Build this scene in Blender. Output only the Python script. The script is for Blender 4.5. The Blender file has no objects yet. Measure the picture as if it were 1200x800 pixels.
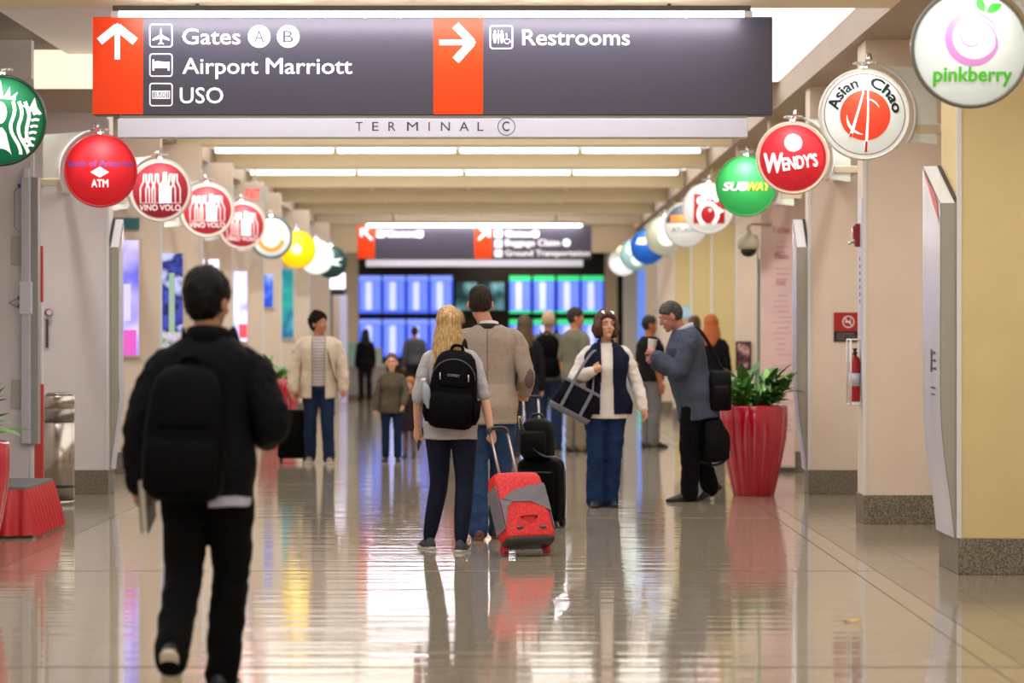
import bpy, bmesh, math, random
from mathutils import Vector, Matrix, noise

# ---------------------------------------------------------------- camera / light set-up
SC = bpy.context.scene
COL = SC.collection
F, H, VX, VY = 3400.0, 1.45, 600.0, 392.0        # focal length (px), eye height, vanishing point
def P(px, py, Z): return Vector(((px-VX)*Z/F, Z, H-(py-VY)*Z/F))
def XP(px, Z): return (px-VX)*Z/F
def ZP(py, Z): return H-(py-VY)*Z/F

cam = bpy.data.cameras.new('camera'); camo = bpy.data.objects.new('camera', cam); COL.objects.link(camo)
cam.sensor_width = 36; cam.lens = 36*F/1200
camo.location = (0, 0, H); camo.rotation_euler = (math.radians(90)-8/F, 0, 0)
cam.clip_end = 300; cam.clip_start = .1
cam.dof.use_dof = True; cam.dof.focus_distance = 19.6; cam.dof.aperture_fstop = 2.3
SC.camera = camo
w = bpy.data.worlds.new('world'); SC.world = w; w.use_nodes = True
w.node_tree.nodes['Background'].inputs[0].default_value = (1, .97, .93, 1)
w.node_tree.nodes['Background'].inputs[1].default_value = .35
SC.view_settings.view_transform = 'Standard'; SC.view_settings.look = 'None'
SC.view_settings.exposure = 0.0; SC.view_settings.gamma = 1.0
SC.view_settings.use_curve_mapping = False
LUM_PANEL = 1.75        # luminous coffer ceiling
LUM_TUBE = 9.0         # fluorescent strips
LUM_SIGN = 58.0        # tube over the hanging signs
SPOT_W = 15.0          # little lamp over each round sign
DOWN_W = 125.0         # downlights added to the side soffits to light the pillars

# ---------------------------------------------------------------- materials
def lin(h):
    h = h.lstrip('#'); v = [int(h[i:i+2], 16)/255 for i in (0, 2, 4)]
    return [x/12.92 if x <= .04045 else ((x+.055)/1.055)**2.4 for x in v]
MATS = {}
def mat(name, col='#888888', rough=.5, metal=0, var=0., vscale=20, bump=0., bscale=60, emit=0., ecol=None,
        spec=.5, coat=0., stretch=None, col2=None, trans=0.):
    if name in MATS: return MATS[name]
    m = bpy.data.materials.new(name); m.use_nodes = True; MATS[name] = m
    nt = m.node_tree; b = nt.nodes['Principled BSDF']; L = nt.links
    c = lin(col) if isinstance(col, str) else list(col)
    b.inputs['Base Color'].default_value = (*c, 1)
    b.inputs['Roughness'].default_value = rough; b.inputs['Metallic'].default_value = metal
    b.inputs['Specular IOR Level'].default_value = spec
    b.inputs['Coat Weight'].default_value = coat; b.inputs['Coat Roughness'].default_value = .12
    b.inputs['Transmission Weight'].default_value = trans
    if emit:
        e = lin(ecol) if ecol else c
        b.inputs['Emission Color'].default_value = (*e, 1); b.inputs['Emission Strength'].default_value = emit
    if var or bump or col2:
        tc = nt.nodes.new('ShaderNodeTexCoord'); mp = nt.nodes.new('ShaderNodeMapping')
        L.new(tc.outputs['Object'], mp.inputs[0])
        if stretch: mp.inputs['Scale'].default_value = stretch
    if var or col2:
        n = nt.nodes.new('ShaderNodeTexNoise'); n.inputs['Scale'].default_value = vscale; n.inputs['Detail'].default_value = 4
        L.new(mp.outputs[0], n.inputs['Vector'])
        r = nt.nodes.new('ShaderNodeValToRGB'); L.new(n.outputs[0], r.inputs[0])
        if col2:
            d = lin(col2); r.color_ramp.elements[0].position = .42; r.color_ramp.elements[1].position = .58
            r.color_ramp.elements[0].color = (*d, 1); r.color_ramp.elements[1].color = (*c, 1)
        else:
            r.color_ramp.elements[0].position = .3; r.color_ramp.elements[1].position = .7
            r.color_ramp.elements[0].color = (*[x*(1-var) for x in c], 1)
            r.color_ramp.elements[1].color = (*[min(1, x*(1+var)) for x in c], 1)
        L.new(r.outputs[0], b.inputs['Base Color'])
    if bump:
        n2 = nt.nodes.new('ShaderNodeTexNoise'); n2.inputs['Scale'].default_value = bscale; n2.inputs['Detail'].default_value = 5
        L.new(mp.outputs[0], n2.inputs['Vector'])
        bp = nt.nodes.new('ShaderNodeBump'); bp.inputs['Strength'].default_value = bump; bp.inputs['Distance'].default_value = .01
        L.new(n2.outputs[0], bp.inputs['Height']); L.new(bp.outputs[0], b.inputs['Normal'])
    return m
def emis(name, col, s):                         # light-giving surface
    return mat(name, col, rough=.4, emit=s)

# ---------------------------------------------------------------- object helpers
def link(o): COL.objects.link(o); return o
def tag(o, label=None, cat=None, group=None, kind=None):
    if label: o['label'] = label
    if cat: o['category'] = cat
    if group: o['group'] = group
    if kind: o['kind'] = kind
    return o
def thing(name, label, cat, loc=(0, 0, 0), rz=0, group=None):
    o = bpy.data.objects.new(name, None); o.empty_display_size = .1; link(o)
    o.location = loc; o.rotation_euler = (0, 0, rz)
    return tag(o, label, cat, group)
def wm(o):
    """world matrix of an object from its own location / rotation and its parents"""
    m = Matrix.LocRotScale(o.location, o.rotation_euler, o.scale)
    return wm(o.parent) @ m if o.parent else m
def shade(me, smooth):
    if smooth: me.polygons.foreach_set('use_smooth', [True]*len(me.polygons))
def mk(name, bm, m, parent=None, smooth=False, world=False):
    me = bpy.data.meshes.new(name)
    bmesh.ops.recalc_face_normals(bm, faces=bm.faces[:])
    bm.to_mesh(me); bm.free()
    return mko(name, me, m, parent, smooth, world)
def mko(name, me, m, parent=None, smooth=False, world=False):
    o = bpy.data.objects.new(name, me); link(o)
    if m is not None and not me.materials: me.materials.append(m)
    shade(me, smooth)
    if parent:
        o.parent = parent
        if world: me.transform(wm(parent).inverted())
    return o
def new(): return bmesh.new()
def box(bm, lo, hi, bev=0, seg=2, M=None):
    c = [(a+b)/2 for a, b in zip(lo, hi)]; s = [abs(b-a) for a, b in zip(lo, hi)]
    r = bmesh.ops.create_cube(bm, size=1, matrix=Matrix.Translation(c) @ Matrix.Diagonal((*s, 1)))
    vs = r['verts']
    if bev:
        es = list({e for v in vs for e in v.link_edges})
        rr = bmesh.ops.bevel(bm, geom=es, offset=bev, segments=seg, affect='EDGES', profile=.5)
        vs = list({v for f in rr['faces'] for v in f.verts} | {v for v in vs if v.is_valid})
        # all verts of the bevelled island
        seen = set(vs); st = list(vs)
        while st:
            v = st.pop()
            for e in v.link_edges:
                q = e.other_vert(v)
                if q not in seen: seen.add(q); st.append(q)
        vs = list(seen)
    if M: bmesh.ops.transform(bm, matrix=M, verts=vs)
    return vs
def bx(name, lo, hi, m, parent=None, bev=0, world=True):
    b = new(); box(b, lo, hi, bev); return mk(name, b, m, parent, world=world)
def cyl(bm, a, b, r, r2=None, n=16, caps=True):
    return tube(bm, [a, b], [r, r if r2 is None else r2], n, caps=caps)
def frame_of(t, up=None):
    t = t.normalized(); u = up or (Vector((0, 0, 1)) if abs(t.z) < .95 else Vector((0, 1, 0)))
    s = t.cross(u).normalized(); return s, s.cross(t).normalized()
def tube(bm, pts, rad, n=12, caps=True, ball=False, flat=None, up=None):
    """skin a polyline; rad per point; flat=(a,b) scales the two section axes; ball = rounded ends"""
    pts = [Vector(p) for p in pts]; rad = list(rad) if hasattr(rad, '__len__') else [rad]*len(pts)
    if ball:
        t0 = (pts[0]-pts[1]).normalized(); t1 = (pts[-1]-pts[-2]).normalized()
        pre = [(pts[0]+t0*rad[0]*math.sin(a), rad[0]*math.cos(a)) for a in (1.35, .95, .5)]
        post = [(pts[-1]+t1*rad[-1]*math.sin(a), rad[-1]*math.cos(a)) for a in (.5, .95, 1.35)]
        pts = [p for p, _ in pre]+pts+[p for p, _ in post]; rad = [r for _, r in pre]+rad+[r for _, r in post]
    rings = []; ps = None
    for i, p in enumerate(pts):
        t = (pts[min(i+1, len(pts)-1)]-pts[max(i-1, 0)])
        if ps is None: s, u = frame_of(t, up)
        else:
            t = t.normalized(); s = (ps-t*ps.dot(t)).normalized(); u = s.cross(t).normalized()
        ps = s; a, b = flat or (1, 1)
        rings.append([bm.verts.new(p+s*(math.cos(k*2*math.pi/n)*rad[i]*a)+u*(math.sin(k*2*math.pi/n)*rad[i]*b)) for k in range(n)])
    return loft(bm, rings, caps)
def loft(bm, rings, caps=True):
    n = len(rings[0])
    for A, B in zip(rings, rings[1:]):
        for k in range(n): bm.faces.new((A[k], A[(k+1) % n], B[(k+1) % n], B[k]))
    if caps: bm.faces.new(rings[0][::-1]); bm.faces.new(rings[-1])
    return [v for r in rings for v in r]
def sect(bm, c, rx, ry, n=24, e=2.0, M=None):
    """horizontal superellipse ring"""
    out = []
    for k in range(n):
        a = 2*math.pi*k/n; ca, sa = math.cos(a), math.sin(a)
        v = Vector((c[0]+rx*math.copysign(abs(ca)**(2/e), ca), c[1]+ry*math.copysign(abs(sa)**(2/e), sa), c[2]))
        out.append(bm.verts.new(M @ v if M else v))
    return out
def ell(bm, c, r, M=None, u=16, v=10):
    m = Matrix.Translation(c) @ Matrix.Diagonal((*r, 1))
    if M: m = M @ m
    return bmesh.ops.create_uvsphere(bm, u_segments=u, v_segments=v, radius=1, matrix=m)['verts']
def lathe(bm, prof, n=32, c=(0, 0, 0), fold=None):
    rings = []
    for r, z in prof:
        ring = []
        for k in range(n):
            a = 2*math.pi*k/n; q = r*(1+(fold(a, z) if fold else 0))
            ring.append(bm.verts.new((c[0]+q*math.cos(a), c[1]+q*math.sin(a), c[2]+z)))
        rings.append(ring)
    return loft(bm, rings)
def grid_sheet(bm, rows, close=False):
    R = [[bm.verts.new(p) for p in r] for r in rows]
    for A, B in zip(R, R[1:]):
        for k in range(len(A)-(0 if close else 1)):
            j = (k+1) % len(A); bm.faces.new((A[k], A[j], B[j], B[k]))
    return R
def evalmesh(o):
    dg = bpy.context.evaluated_depsgraph_get(); e = o.evaluated_get(dg)
    return bpy.data.meshes.new_from_object(e, depsgraph=dg)
def remesh(bm, vox, smooth=6, wr=None):
    """voxel union of all closed pieces in bm -> one continuous mesh; wr=(amp, (fx,fy,fz)) adds cloth folds"""
    me = bpy.data.meshes.new('tmp'); bmesh.ops.recalc_face_normals(bm, faces=bm.faces[:]); bm.to_mesh(me); bm.free()
    o = bpy.data.objects.new('tmp', me); link(o)
    a = o.modifiers.new('r', 'REMESH'); a.mode = 'VOXEL'; a.voxel_size = vox
    if smooth:
        s = o.modifiers.new('s', 'SMOOTH'); s.factor = .5; s.iterations = smooth
    r = evalmesh(o); bpy.data.objects.remove(o); bpy.data.meshes.remove(me)
    if wr:
        amp, fr = wr; ns = [v.normal.copy() for v in r.vertices]
        for v, nn in zip(r.vertices, ns):
            p = v.co; q = Vector((p.x*fr[0], p.y*fr[1], p.z*fr[2]))
            v.co = p+nn*(noise.noise(q)*amp+noise.noise(q*2.3)*amp*.5)
    shade(r, True)
    return r

# ---------------------------------------------------------------- flat print (lettering, marks)
TXT = {}
def text_bm(s, bold=0., shear=0., spacing=1.):
    """lettering as a flat bmesh, cap height about 0.7, centred on x"""
    key = (s, bold, shear, spacing)
    if key not in TXT:
        c = bpy.data.curves.new('t', 'FONT'); c.body = s; c.size = 1; c.shear = shear
        c.space_character = spacing; c.align_x = 'CENTER'; c.resolution_u = 3
        o = bpy.data.objects.new('t', c); link(o); TXT[key] = evalmesh(o); bpy.data.objects.remove(o); bpy.data.curves.remove(c)
    b = new()
    for iz, (dx, dy) in enumerate([(0, 0)] if not bold else [(-bold*.6, 0), (bold*.6, 0), (0, bold*.5), (0, -bold*.5)]):
        n0 = len(b.verts); b.from_mesh(TXT[key]); b.verts.ensure_lookup_table()
        for v in b.verts[n0:]: v.co.x += dx; v.co.y += dy; v.co.z = iz*.0004
    return b
def fit(b, x0, x1, y0, capy=None, M=None):
    """scale lettering so it spans x0..x1 with the baseline at y0 (cap height capy if given)"""
    xs = [v.co.x for v in b.verts]; a, c = min(xs), max(xs); k = (x1-x0)/(c-a); ky = (capy/.72) if capy else k
    for v in b.verts: v.co = Vector((x0+(v.co.x-a)*k, y0+v.co.y*ky, v.co.z))
    return b
def join(bm, other):
    me = bpy.data.meshes.new('j'); other.to_mesh(me); other.free(); bm.from_mesh(me); bpy.data.meshes.remove(me); return bm
def poly(b, pts):
    z = len(b.verts)*4e-6; b.faces.new([b.verts.new((x, y, z)) for x, y in pts]); return b
def circ(b, x, y, r, n=40, ry=None): return poly(b, [(x+r*math.cos(2*math.pi*k/n), y+(ry or r)*math.sin(2*math.pi*k/n)) for k in range(n)])
def rect(b, x0, y0, x1, y1): return poly(b, [(x0, y0), (x1, y0), (x1, y1), (x0, y1)])
def stroke(b, pts, wd, closed=False):
    z = len(b.verts)*4e-6; n = len(pts); wd = wd if hasattr(wd, '__len__') else [wd]*n; L, R = [], []
    for i in range(n):
        a = Vector(pts[(i-1) % n] if (closed or i) else pts[0]); c = Vector(pts[(i+1) % n] if (closed or i < n-1) else pts[-1])
        t = (c-a).normalized(); q = Vector((-t.y, t.x))*wd[i]/2; p = Vector(pts[i])
        L.append(b.verts.new((*(p+q), z))); R.append(b.verts.new((*(p-q), z)))
    for i in range(n if closed else n-1):
        j = (i+1) % n; b.faces.new((L[i], L[j], R[j], R[i]))
    return b
def arc(cx, cy, r, a0, a1, n=24, ry=None):
    return [(cx+r*math.cos(math.radians(a0+(a1-a0)*k/n)), cy+(ry or r)*math.sin(math.radians(a0+(a1-a0)*k/n))) for k in range(n+1)]
def upright(b, o, sx=1, sz=1):
    """flat bmesh in xy -> plane facing the camera: x->X, y->Z at origin o"""
    for v in b.verts: v.co = Vector((o[0]+v.co.x*sx, o[1]-v.co.z, o[2]+v.co.y*sz))
    return b
# ---------------------------------------------------------------- colours of the place
WALL = mat('painted_plaster_cream', '#dfceba', .55, var=.03, vscale=3, bump=.05, bscale=200)
WALL_Y = mat('cream_plaster_warm_light', '#d6c38c', .55, var=.03, vscale=3, bump=.05, bscale=200)  # same cream plaster, with the yellower light on some pillars put into the colour
WALL_G = mat('cream_plaster_cool_light', '#d8d1d0', .55, var=.03, vscale=3, bump=.05, bscale=200)  # same cream plaster, with the greyer light on the left put into the colour
SOFFIT = mat('soffit_paint', '#a89684', .6, var=.03, vscale=2)
BEAM = mat('beam_paint', '#f0e0ba', .55, var=.02, vscale=2)
GRANITE = mat('speckled_granite', '#8d8372', .35, col2='#5d5546', vscale=90)
ALU = mat('brushed_aluminium', '#b4b2b4', .32, .85, var=.06, vscale=8, stretch=(1, 1, .05))
WHITE_P = mat('white_powder_coat', '#dcdcdc', .4)
CHROME = mat('chrome', '#d8d8d8', .12, 1)
BLACKP = mat('black_plastic', '#141416', .4)
PANEL = emis('luminous_ceiling', '#fbf9fa', LUM_PANEL)
TUBE = emis('fluorescent_tube', '#fff8ea', LUM_TUBE)

def floor_mat(name, c1, c2, rough, streak):
    m = bpy.data.materials.new(name); m.use_nodes = True; nt = m.node_tree; b = nt.nodes['Principled BSDF']; L = nt.links
    tc = nt.nodes.new('ShaderNodeTexCoord')
    def nz(scale, st, det=3):
        mp = nt.nodes.new('ShaderNodeMapping'); mp.inputs['Scale'].default_value = st; L.new(tc.outputs['Object'], mp.inputs[0])
        n = nt.nodes.new('ShaderNodeTexNoise'); n.inputs['Scale'].default_value = scale; n.inputs['Detail'].default_value = det
        L.new(mp.outputs[0], n.inputs['Vector']); return n
    n = nz(55, (1, 1, 1), 4); r = nt.nodes.new('ShaderNodeValToRGB'); L.new(n.outputs[0], r.inputs[0])
    r.color_ramp.elements[0].position = .35; r.color_ramp.elements[1].position = .65
    r.color_ramp.elements[0].color = (*lin(c1), 1); r.color_ramp.elements[1].color = (*lin(c2), 1)
    L.new(r.outputs[0], b.inputs['Base Color'])
    b.inputs['IOR'].default_value = 1.55
    n3 = nz(1, (.35, 2.2, 1), 3); mr = nt.nodes.new('ShaderNodeMapRange')
    mr.inputs['To Min'].default_value = rough*.65; mr.inputs['To Max'].default_value = rough*1.35; L.new(n3.outputs[0], mr.inputs[0])
    L.new(mr.outputs[0], b.inputs['Roughness'])
    n2 = nz(1, (.25, 5.5, 1), 2); bp = nt.nodes.new('ShaderNodeBump'); bp.inputs['Strength'].default_value = streak; bp.inputs['Distance'].default_value = .01
    L.new(n2.outputs[0], bp.inputs['Height']); L.new(bp.outputs[0], b.inputs['Normal'])
    return m
FLOOR = floor_mat('polished_terrazzo', '#948773', '#b0a48e', .06, .30)
TILE = floor_mat('granite_floor_tile', '#7c7160', '#978b78', .12, .05)
GROUT = mat('floor_joint', '#3a342c', .7)

# ---------------------------------------------------------------- setting: floor
YB, YE, YH = -8.0, 63.0, 82.0          # back of the concourse, its end, far wall of the hall
XL, XR = -3.685, 2.71                  # corridor faces of the pillars
fl = bx('floor', (-12, YB, -.2), (12, YH, -.008), GROUT); tag(fl, 'polished beige terrazzo concourse floor', None, None, 'structure')
def slab_grid(name, x0, x1, y0, y1, m, gap=.004, parent=fl):
    gy = gap*5 if 'slab' in name else gap; b = new(); box(b, (x0+gap, y0+gy, -.03), (x1-gap, y1-gy, 0)); return mk(name, b, m, parent)
ys = [YB] + [12.65+5.15*k - 5.15*4 for k in range(1, 20)]; ys = [y for y in ys if y < YE] + [YE]
for a, c in zip(ys, ys[1:]):
    if c-a < .3: continue
    slab_grid('terrazzo_slab', -3.17, 2.09, a, c, FLOOR)
    slab_grid('border_slab', 2.09, 2.24, a, c, FLOOR)
slab_grid('hall_slab', -12, 12, YE, YH, FLOOR)
# rows of tiles along both sides: near ones piece by piece, the rest as long strips
b = new(); box(b, (-.149, -.299, -.03), (.149, .299, 0)); tme = bpy.data.meshes.new('floor_tile'); b.to_mesh(tme); b.free(); tme.materials.append(TILE)
for col, (xc, y0, y1) in enumerate([(2.39, 12.4, 32.2), (2.69, 12.4, 30.4), (2.99, 13.0, 28.6), (-3.32, 17.8, 34.0), (-3.62, 19.6, 34.0), (-3.92, 21.4, 30.4)]):
    n = int(round((y1-y0)/.6))
    for k in range(n):
        o = bpy.data.objects.new('floor_tile', tme); link(o); o.parent = fl; o.location = (xc, y0+.6*k+.3, 0)
    slab_grid('tile_strip', xc-.15, xc+.15, YB, y0, TILE); slab_grid('tile_strip', xc-.15, xc+.15, y0+.6*n, YE, TILE)
slab_grid('side_strip', 3.14, 12, YB, YE, TILE); slab_grid('side_strip', -12, -4.07, YB, YE, TILE)

# ---------------------------------------------------------------- ceiling: coffers between cross beams
ZB, ZC = 3.71, 3.93
ce = bx('ceiling', (-12, YB, 4.35), (12, YH, 4.5), mat('high_ceiling_grey', '#857a70', .7)); tag(ce, None, None, None, 'structure')
for nm, x0, x1 in (('ceiling_soffit', XR-.08, 5.2), ('ceiling_soffit', -6.2, -4.0)):
    segs = [(YB, YE)] if x0 > 0 else [(YB, 20.1), (26.2, YE)]
    for a, c in segs: bx(nm, (x0, a, ZB), (x1, c, 4.35), SOFFIT, ce)
bays = [YB+.3, -3.7, 1.1, 5.9, 10.7, 15.4, 20.1, 29.75, 34.6, 39.2, 44.4, 49.3, 54.1, 59.2]
for i, y in enumerate(bays):
    t = .9 if abs(y-20.1) < .01 else .35
    bx('ceiling_beam', (-4.0, y-(t if t > .5 else 0), ZB), (XR-.08, y+(0 if t > .5 else t), 4.35), BEAM, ce)
edges = bays+[YE]
for a, c in zip(edges, edges[1:]):
    if a < 20.2 < c:
        bx('coffer_panel', (-2.7, a+.02, ZC), (XR-.1, c-1.3, ZC+.04), PANEL, ce); bx('coffer_panel', (-3.98, 26.3, ZC), (-2.7, c-1.3, ZC+.04), PANEL, ce); bx('coffer_lining', (-3.98, a+.01, ZC+.03), (XR-.1, c-.01, ZC+.07), WHITE_P, ce); continue
    bx('coffer_panel', (-3.98, a+.45, ZC), (XR-.1, c-.7, ZC+.04), PANEL, ce); bx('coffer_lining', (-3.98, a+.36, ZC+.01), (XR-.1, c-.01, ZC+.05), WHITE_P, ce)
ORD = 'first second third fourth fifth sixth seventh eighth ninth tenth eleventh twelfth thirteenth'.split()
for y in bays[1:]:
    if abs(y-20.1) < .01: continue
    L = tag(thing('strip_light', 'white fluorescent strip light across the ceiling, %s in line from the camera' % ORD[bays.index(y)-1], 'light', (-.7, y-1.0, ZC), 0, 'fluorescent strips between the ceiling beams'), None)
    bx('housing', (-3.25, -.07, -.035), (3.25, .07, -.001), WHITE_P, L, world=False)
    for k in range(4):
        b = new(); cyl(b, (-3.2+1.61*k, 0, -.06), (-3.2+1.61*k+1.54, 0, -.06), .026, n=10); mk('tube', b, TUBE if y < 46 else mat('unlit_tube', '#b9a888', .4), L, True)
# raised coffer over the left alcove with its lit cove
bx('ceiling_cove_light', (-6.2, 26.0, 3.65), (-2.75, 26.08, 4.0), emis('cove_glow', '#fff0d2', 1.0), ce)
bx('ceiling_cross_beam', (-6.2, 26.08, 3.46), (-2.72, 26.3, 4.35), SOFFIT, ce); bx('ceiling_cross_beam', (-6.2, 25.98, 3.46), (-2.75, 26.08, 3.65), SOFFIT, ce)
bx('ceiling_alcove', (-6.2, 20.1, 4.0), (-2.75, 26.08, 4.05), mat('alcove_grey', '#6f655c', .7), ce)
bx('ceiling_side', (-2.75, 20.1, ZC), (-2.7, 26.1, 4.35), SOFFIT, ce)
b = new(); tube(b, [(-3.97, 20.3, 3.985), (-3.97, 25.95, 3.985)], .02, 8); mk('ceiling_rail', b, WHITE_P, ce)
# end header over the mouth of the concourse
bx('wall_header', (-12, 62.6, 3.22), (12, 63.0, 4.35), mat('header_paint', '#bfa988', .6), None)['kind'] = 'structure'

# ---------------------------------------------------------------- side walls behind the pillars, back and end
tag(bx('wall_right', (4.0, YB, 0), (4.2, YE, 4.35), WALL), None, None, None, 'structure')
tag(bx('wall_left', (-5.2, YB, 0), (-5.0, YE, 4.35), WALL_G), None, None, None, 'structure')
tag(bx('wall_back', (-12, YB-.2, 0), (12, YB, 4.35), WALL), None, None, None, 'structure')
tag(bx('wall_end', (-12, YH, 0), (12, YH+.2, 4.35), mat('dark_end_wall', '#3a332d', .6)), None, None, None, 'structure')
tag(bx('wall_hall_left', (-12.2, YE, 0), (-12, YH, 4.35), WALL_G), None, None, None, 'structure')
tag(bx('wall_hall_right', (12, YE, 0), (12.2, YH, 4.35), WALL_G), None, None, None, 'structure')
bx('ceiling_soffit', (-12, YE, ZB), (12, YH, 4.35), mat('hall_ceiling', '#8f7d66', .7), ce)
for y in (64.2, 67, 72, 77):
    for x in (-6, 0, 6): bx('hall_fill_panel', (x-1.2, y-.25, ZB-.02), (x+1.2, y+.25, ZB), emis('hall_fill_glow', '#fff0d0', 9.0), ce)  # glowing panels added to brighten the hall and the column fronts

# ---------------------------------------------------------------- pillars
RZ = [12.9, 17.55, 22.25, 26.4, 30.6, 34.9, 39.3, 43.8, 48.5, 53.5, 58.5]
LZ = [17.55, 22.25, 26.4, 30.4, 34.4, 38.2, 42.9, 46.2, 52.6, 58.5]
DEPTH = {17.55: .77, 22.25: .5, 26.4: .4}
def dep(z, side=1): return .12 if side < 0 and abs(z-22.25) < .01 else DEPTH.get(z, .15)
order = ['nearest', 'second', 'third', 'fourth', 'fifth', 'sixth', 'seventh', 'eighth', 'ninth', 'tenth', 'eleventh']
def pillar(side, z, i, m):
    x0, x1 = (XR, 4.0) if side > 0 else (-5.0, XL)
    DP = dep(z, side)
    nm = '%s cream pillar on the %s side, counted from the camera' % (order[i], 'right' if side > 0 else 'left')
    t = thing('pillar', nm, 'pillar', ((x0+x1)/2, z+DP/2, 0), 0, 'pillars along the %s side' % ('right' if side > 0 else 'left'))
    bx('shaft', (x0, z, .22), (x1, z+DP, ZB), m, t)
    b = new(); box(b, (x0-(.012 if side > 0 else 0), z-.012, 0), (x1+(.012 if side < 0 else 0), z+DP+.012, .22), .004)
    mk('plinth', b, GRANITE, t, world=True)
    xc = XR-.006 if side > 0 else XL+.006
    bx('corner_strip', (xc-.014, z-.008, .22), (xc+.014, z+.006, ZB-.3), WHITE_P, t)
    return t
def fill_downlight(x, y, i, sd):  # recessed fill lamp, added to brighten the pillar faces
    t = thing('fill_downlight', 'added round fill light in the %s soffit, %s in line from the camera' % (sd, ('first' if i == 0 else order[i])), 'light', (x, y, ZB), 0, 'added fill lights in the side soffits')
    b = new(); lathe(b, [(.075, -.004), (.095, -.006), (.095, 0), (.075, 0)], 20); mk('trim_ring', b, WHITE_P, t)
    b = new(); lathe(b, [(.001, -.002), (.075, -.002), (.075, .0), (.001, .0)], 20); mk('lens', b, emis('fill_downlight_lens', '#fff4e0', 3.0), t)
    ld = bpy.data.lights.new('fill_downlight_lamp', 'SPOT'); ld.energy = DOWN_W; ld.spot_size = math.radians(140); ld.spot_blend = .8; ld.shadow_soft_size = .07; ld.color = (1, .97, .94)
    lo = bpy.data.objects.new('fill_downlight_lamp', ld); link(lo); lo.parent = t; lo.location = (0, 0, -.02)
for i in range(9):
    fill_downlight(3.15, RZ[i+1]-1.7, i, 'right')
    if i != 1: fill_downlight(-4.2, LZ[i]-1.7, i, 'left')
for i, z in enumerate(RZ[1:]): pillar(1, z, i, WALL_Y if i in (0, 5, 6, 7) else WALL)
for i, z in enumerate(LZ): pillar(-1, z, i, WALL_G if i < 3 else WALL)
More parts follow.
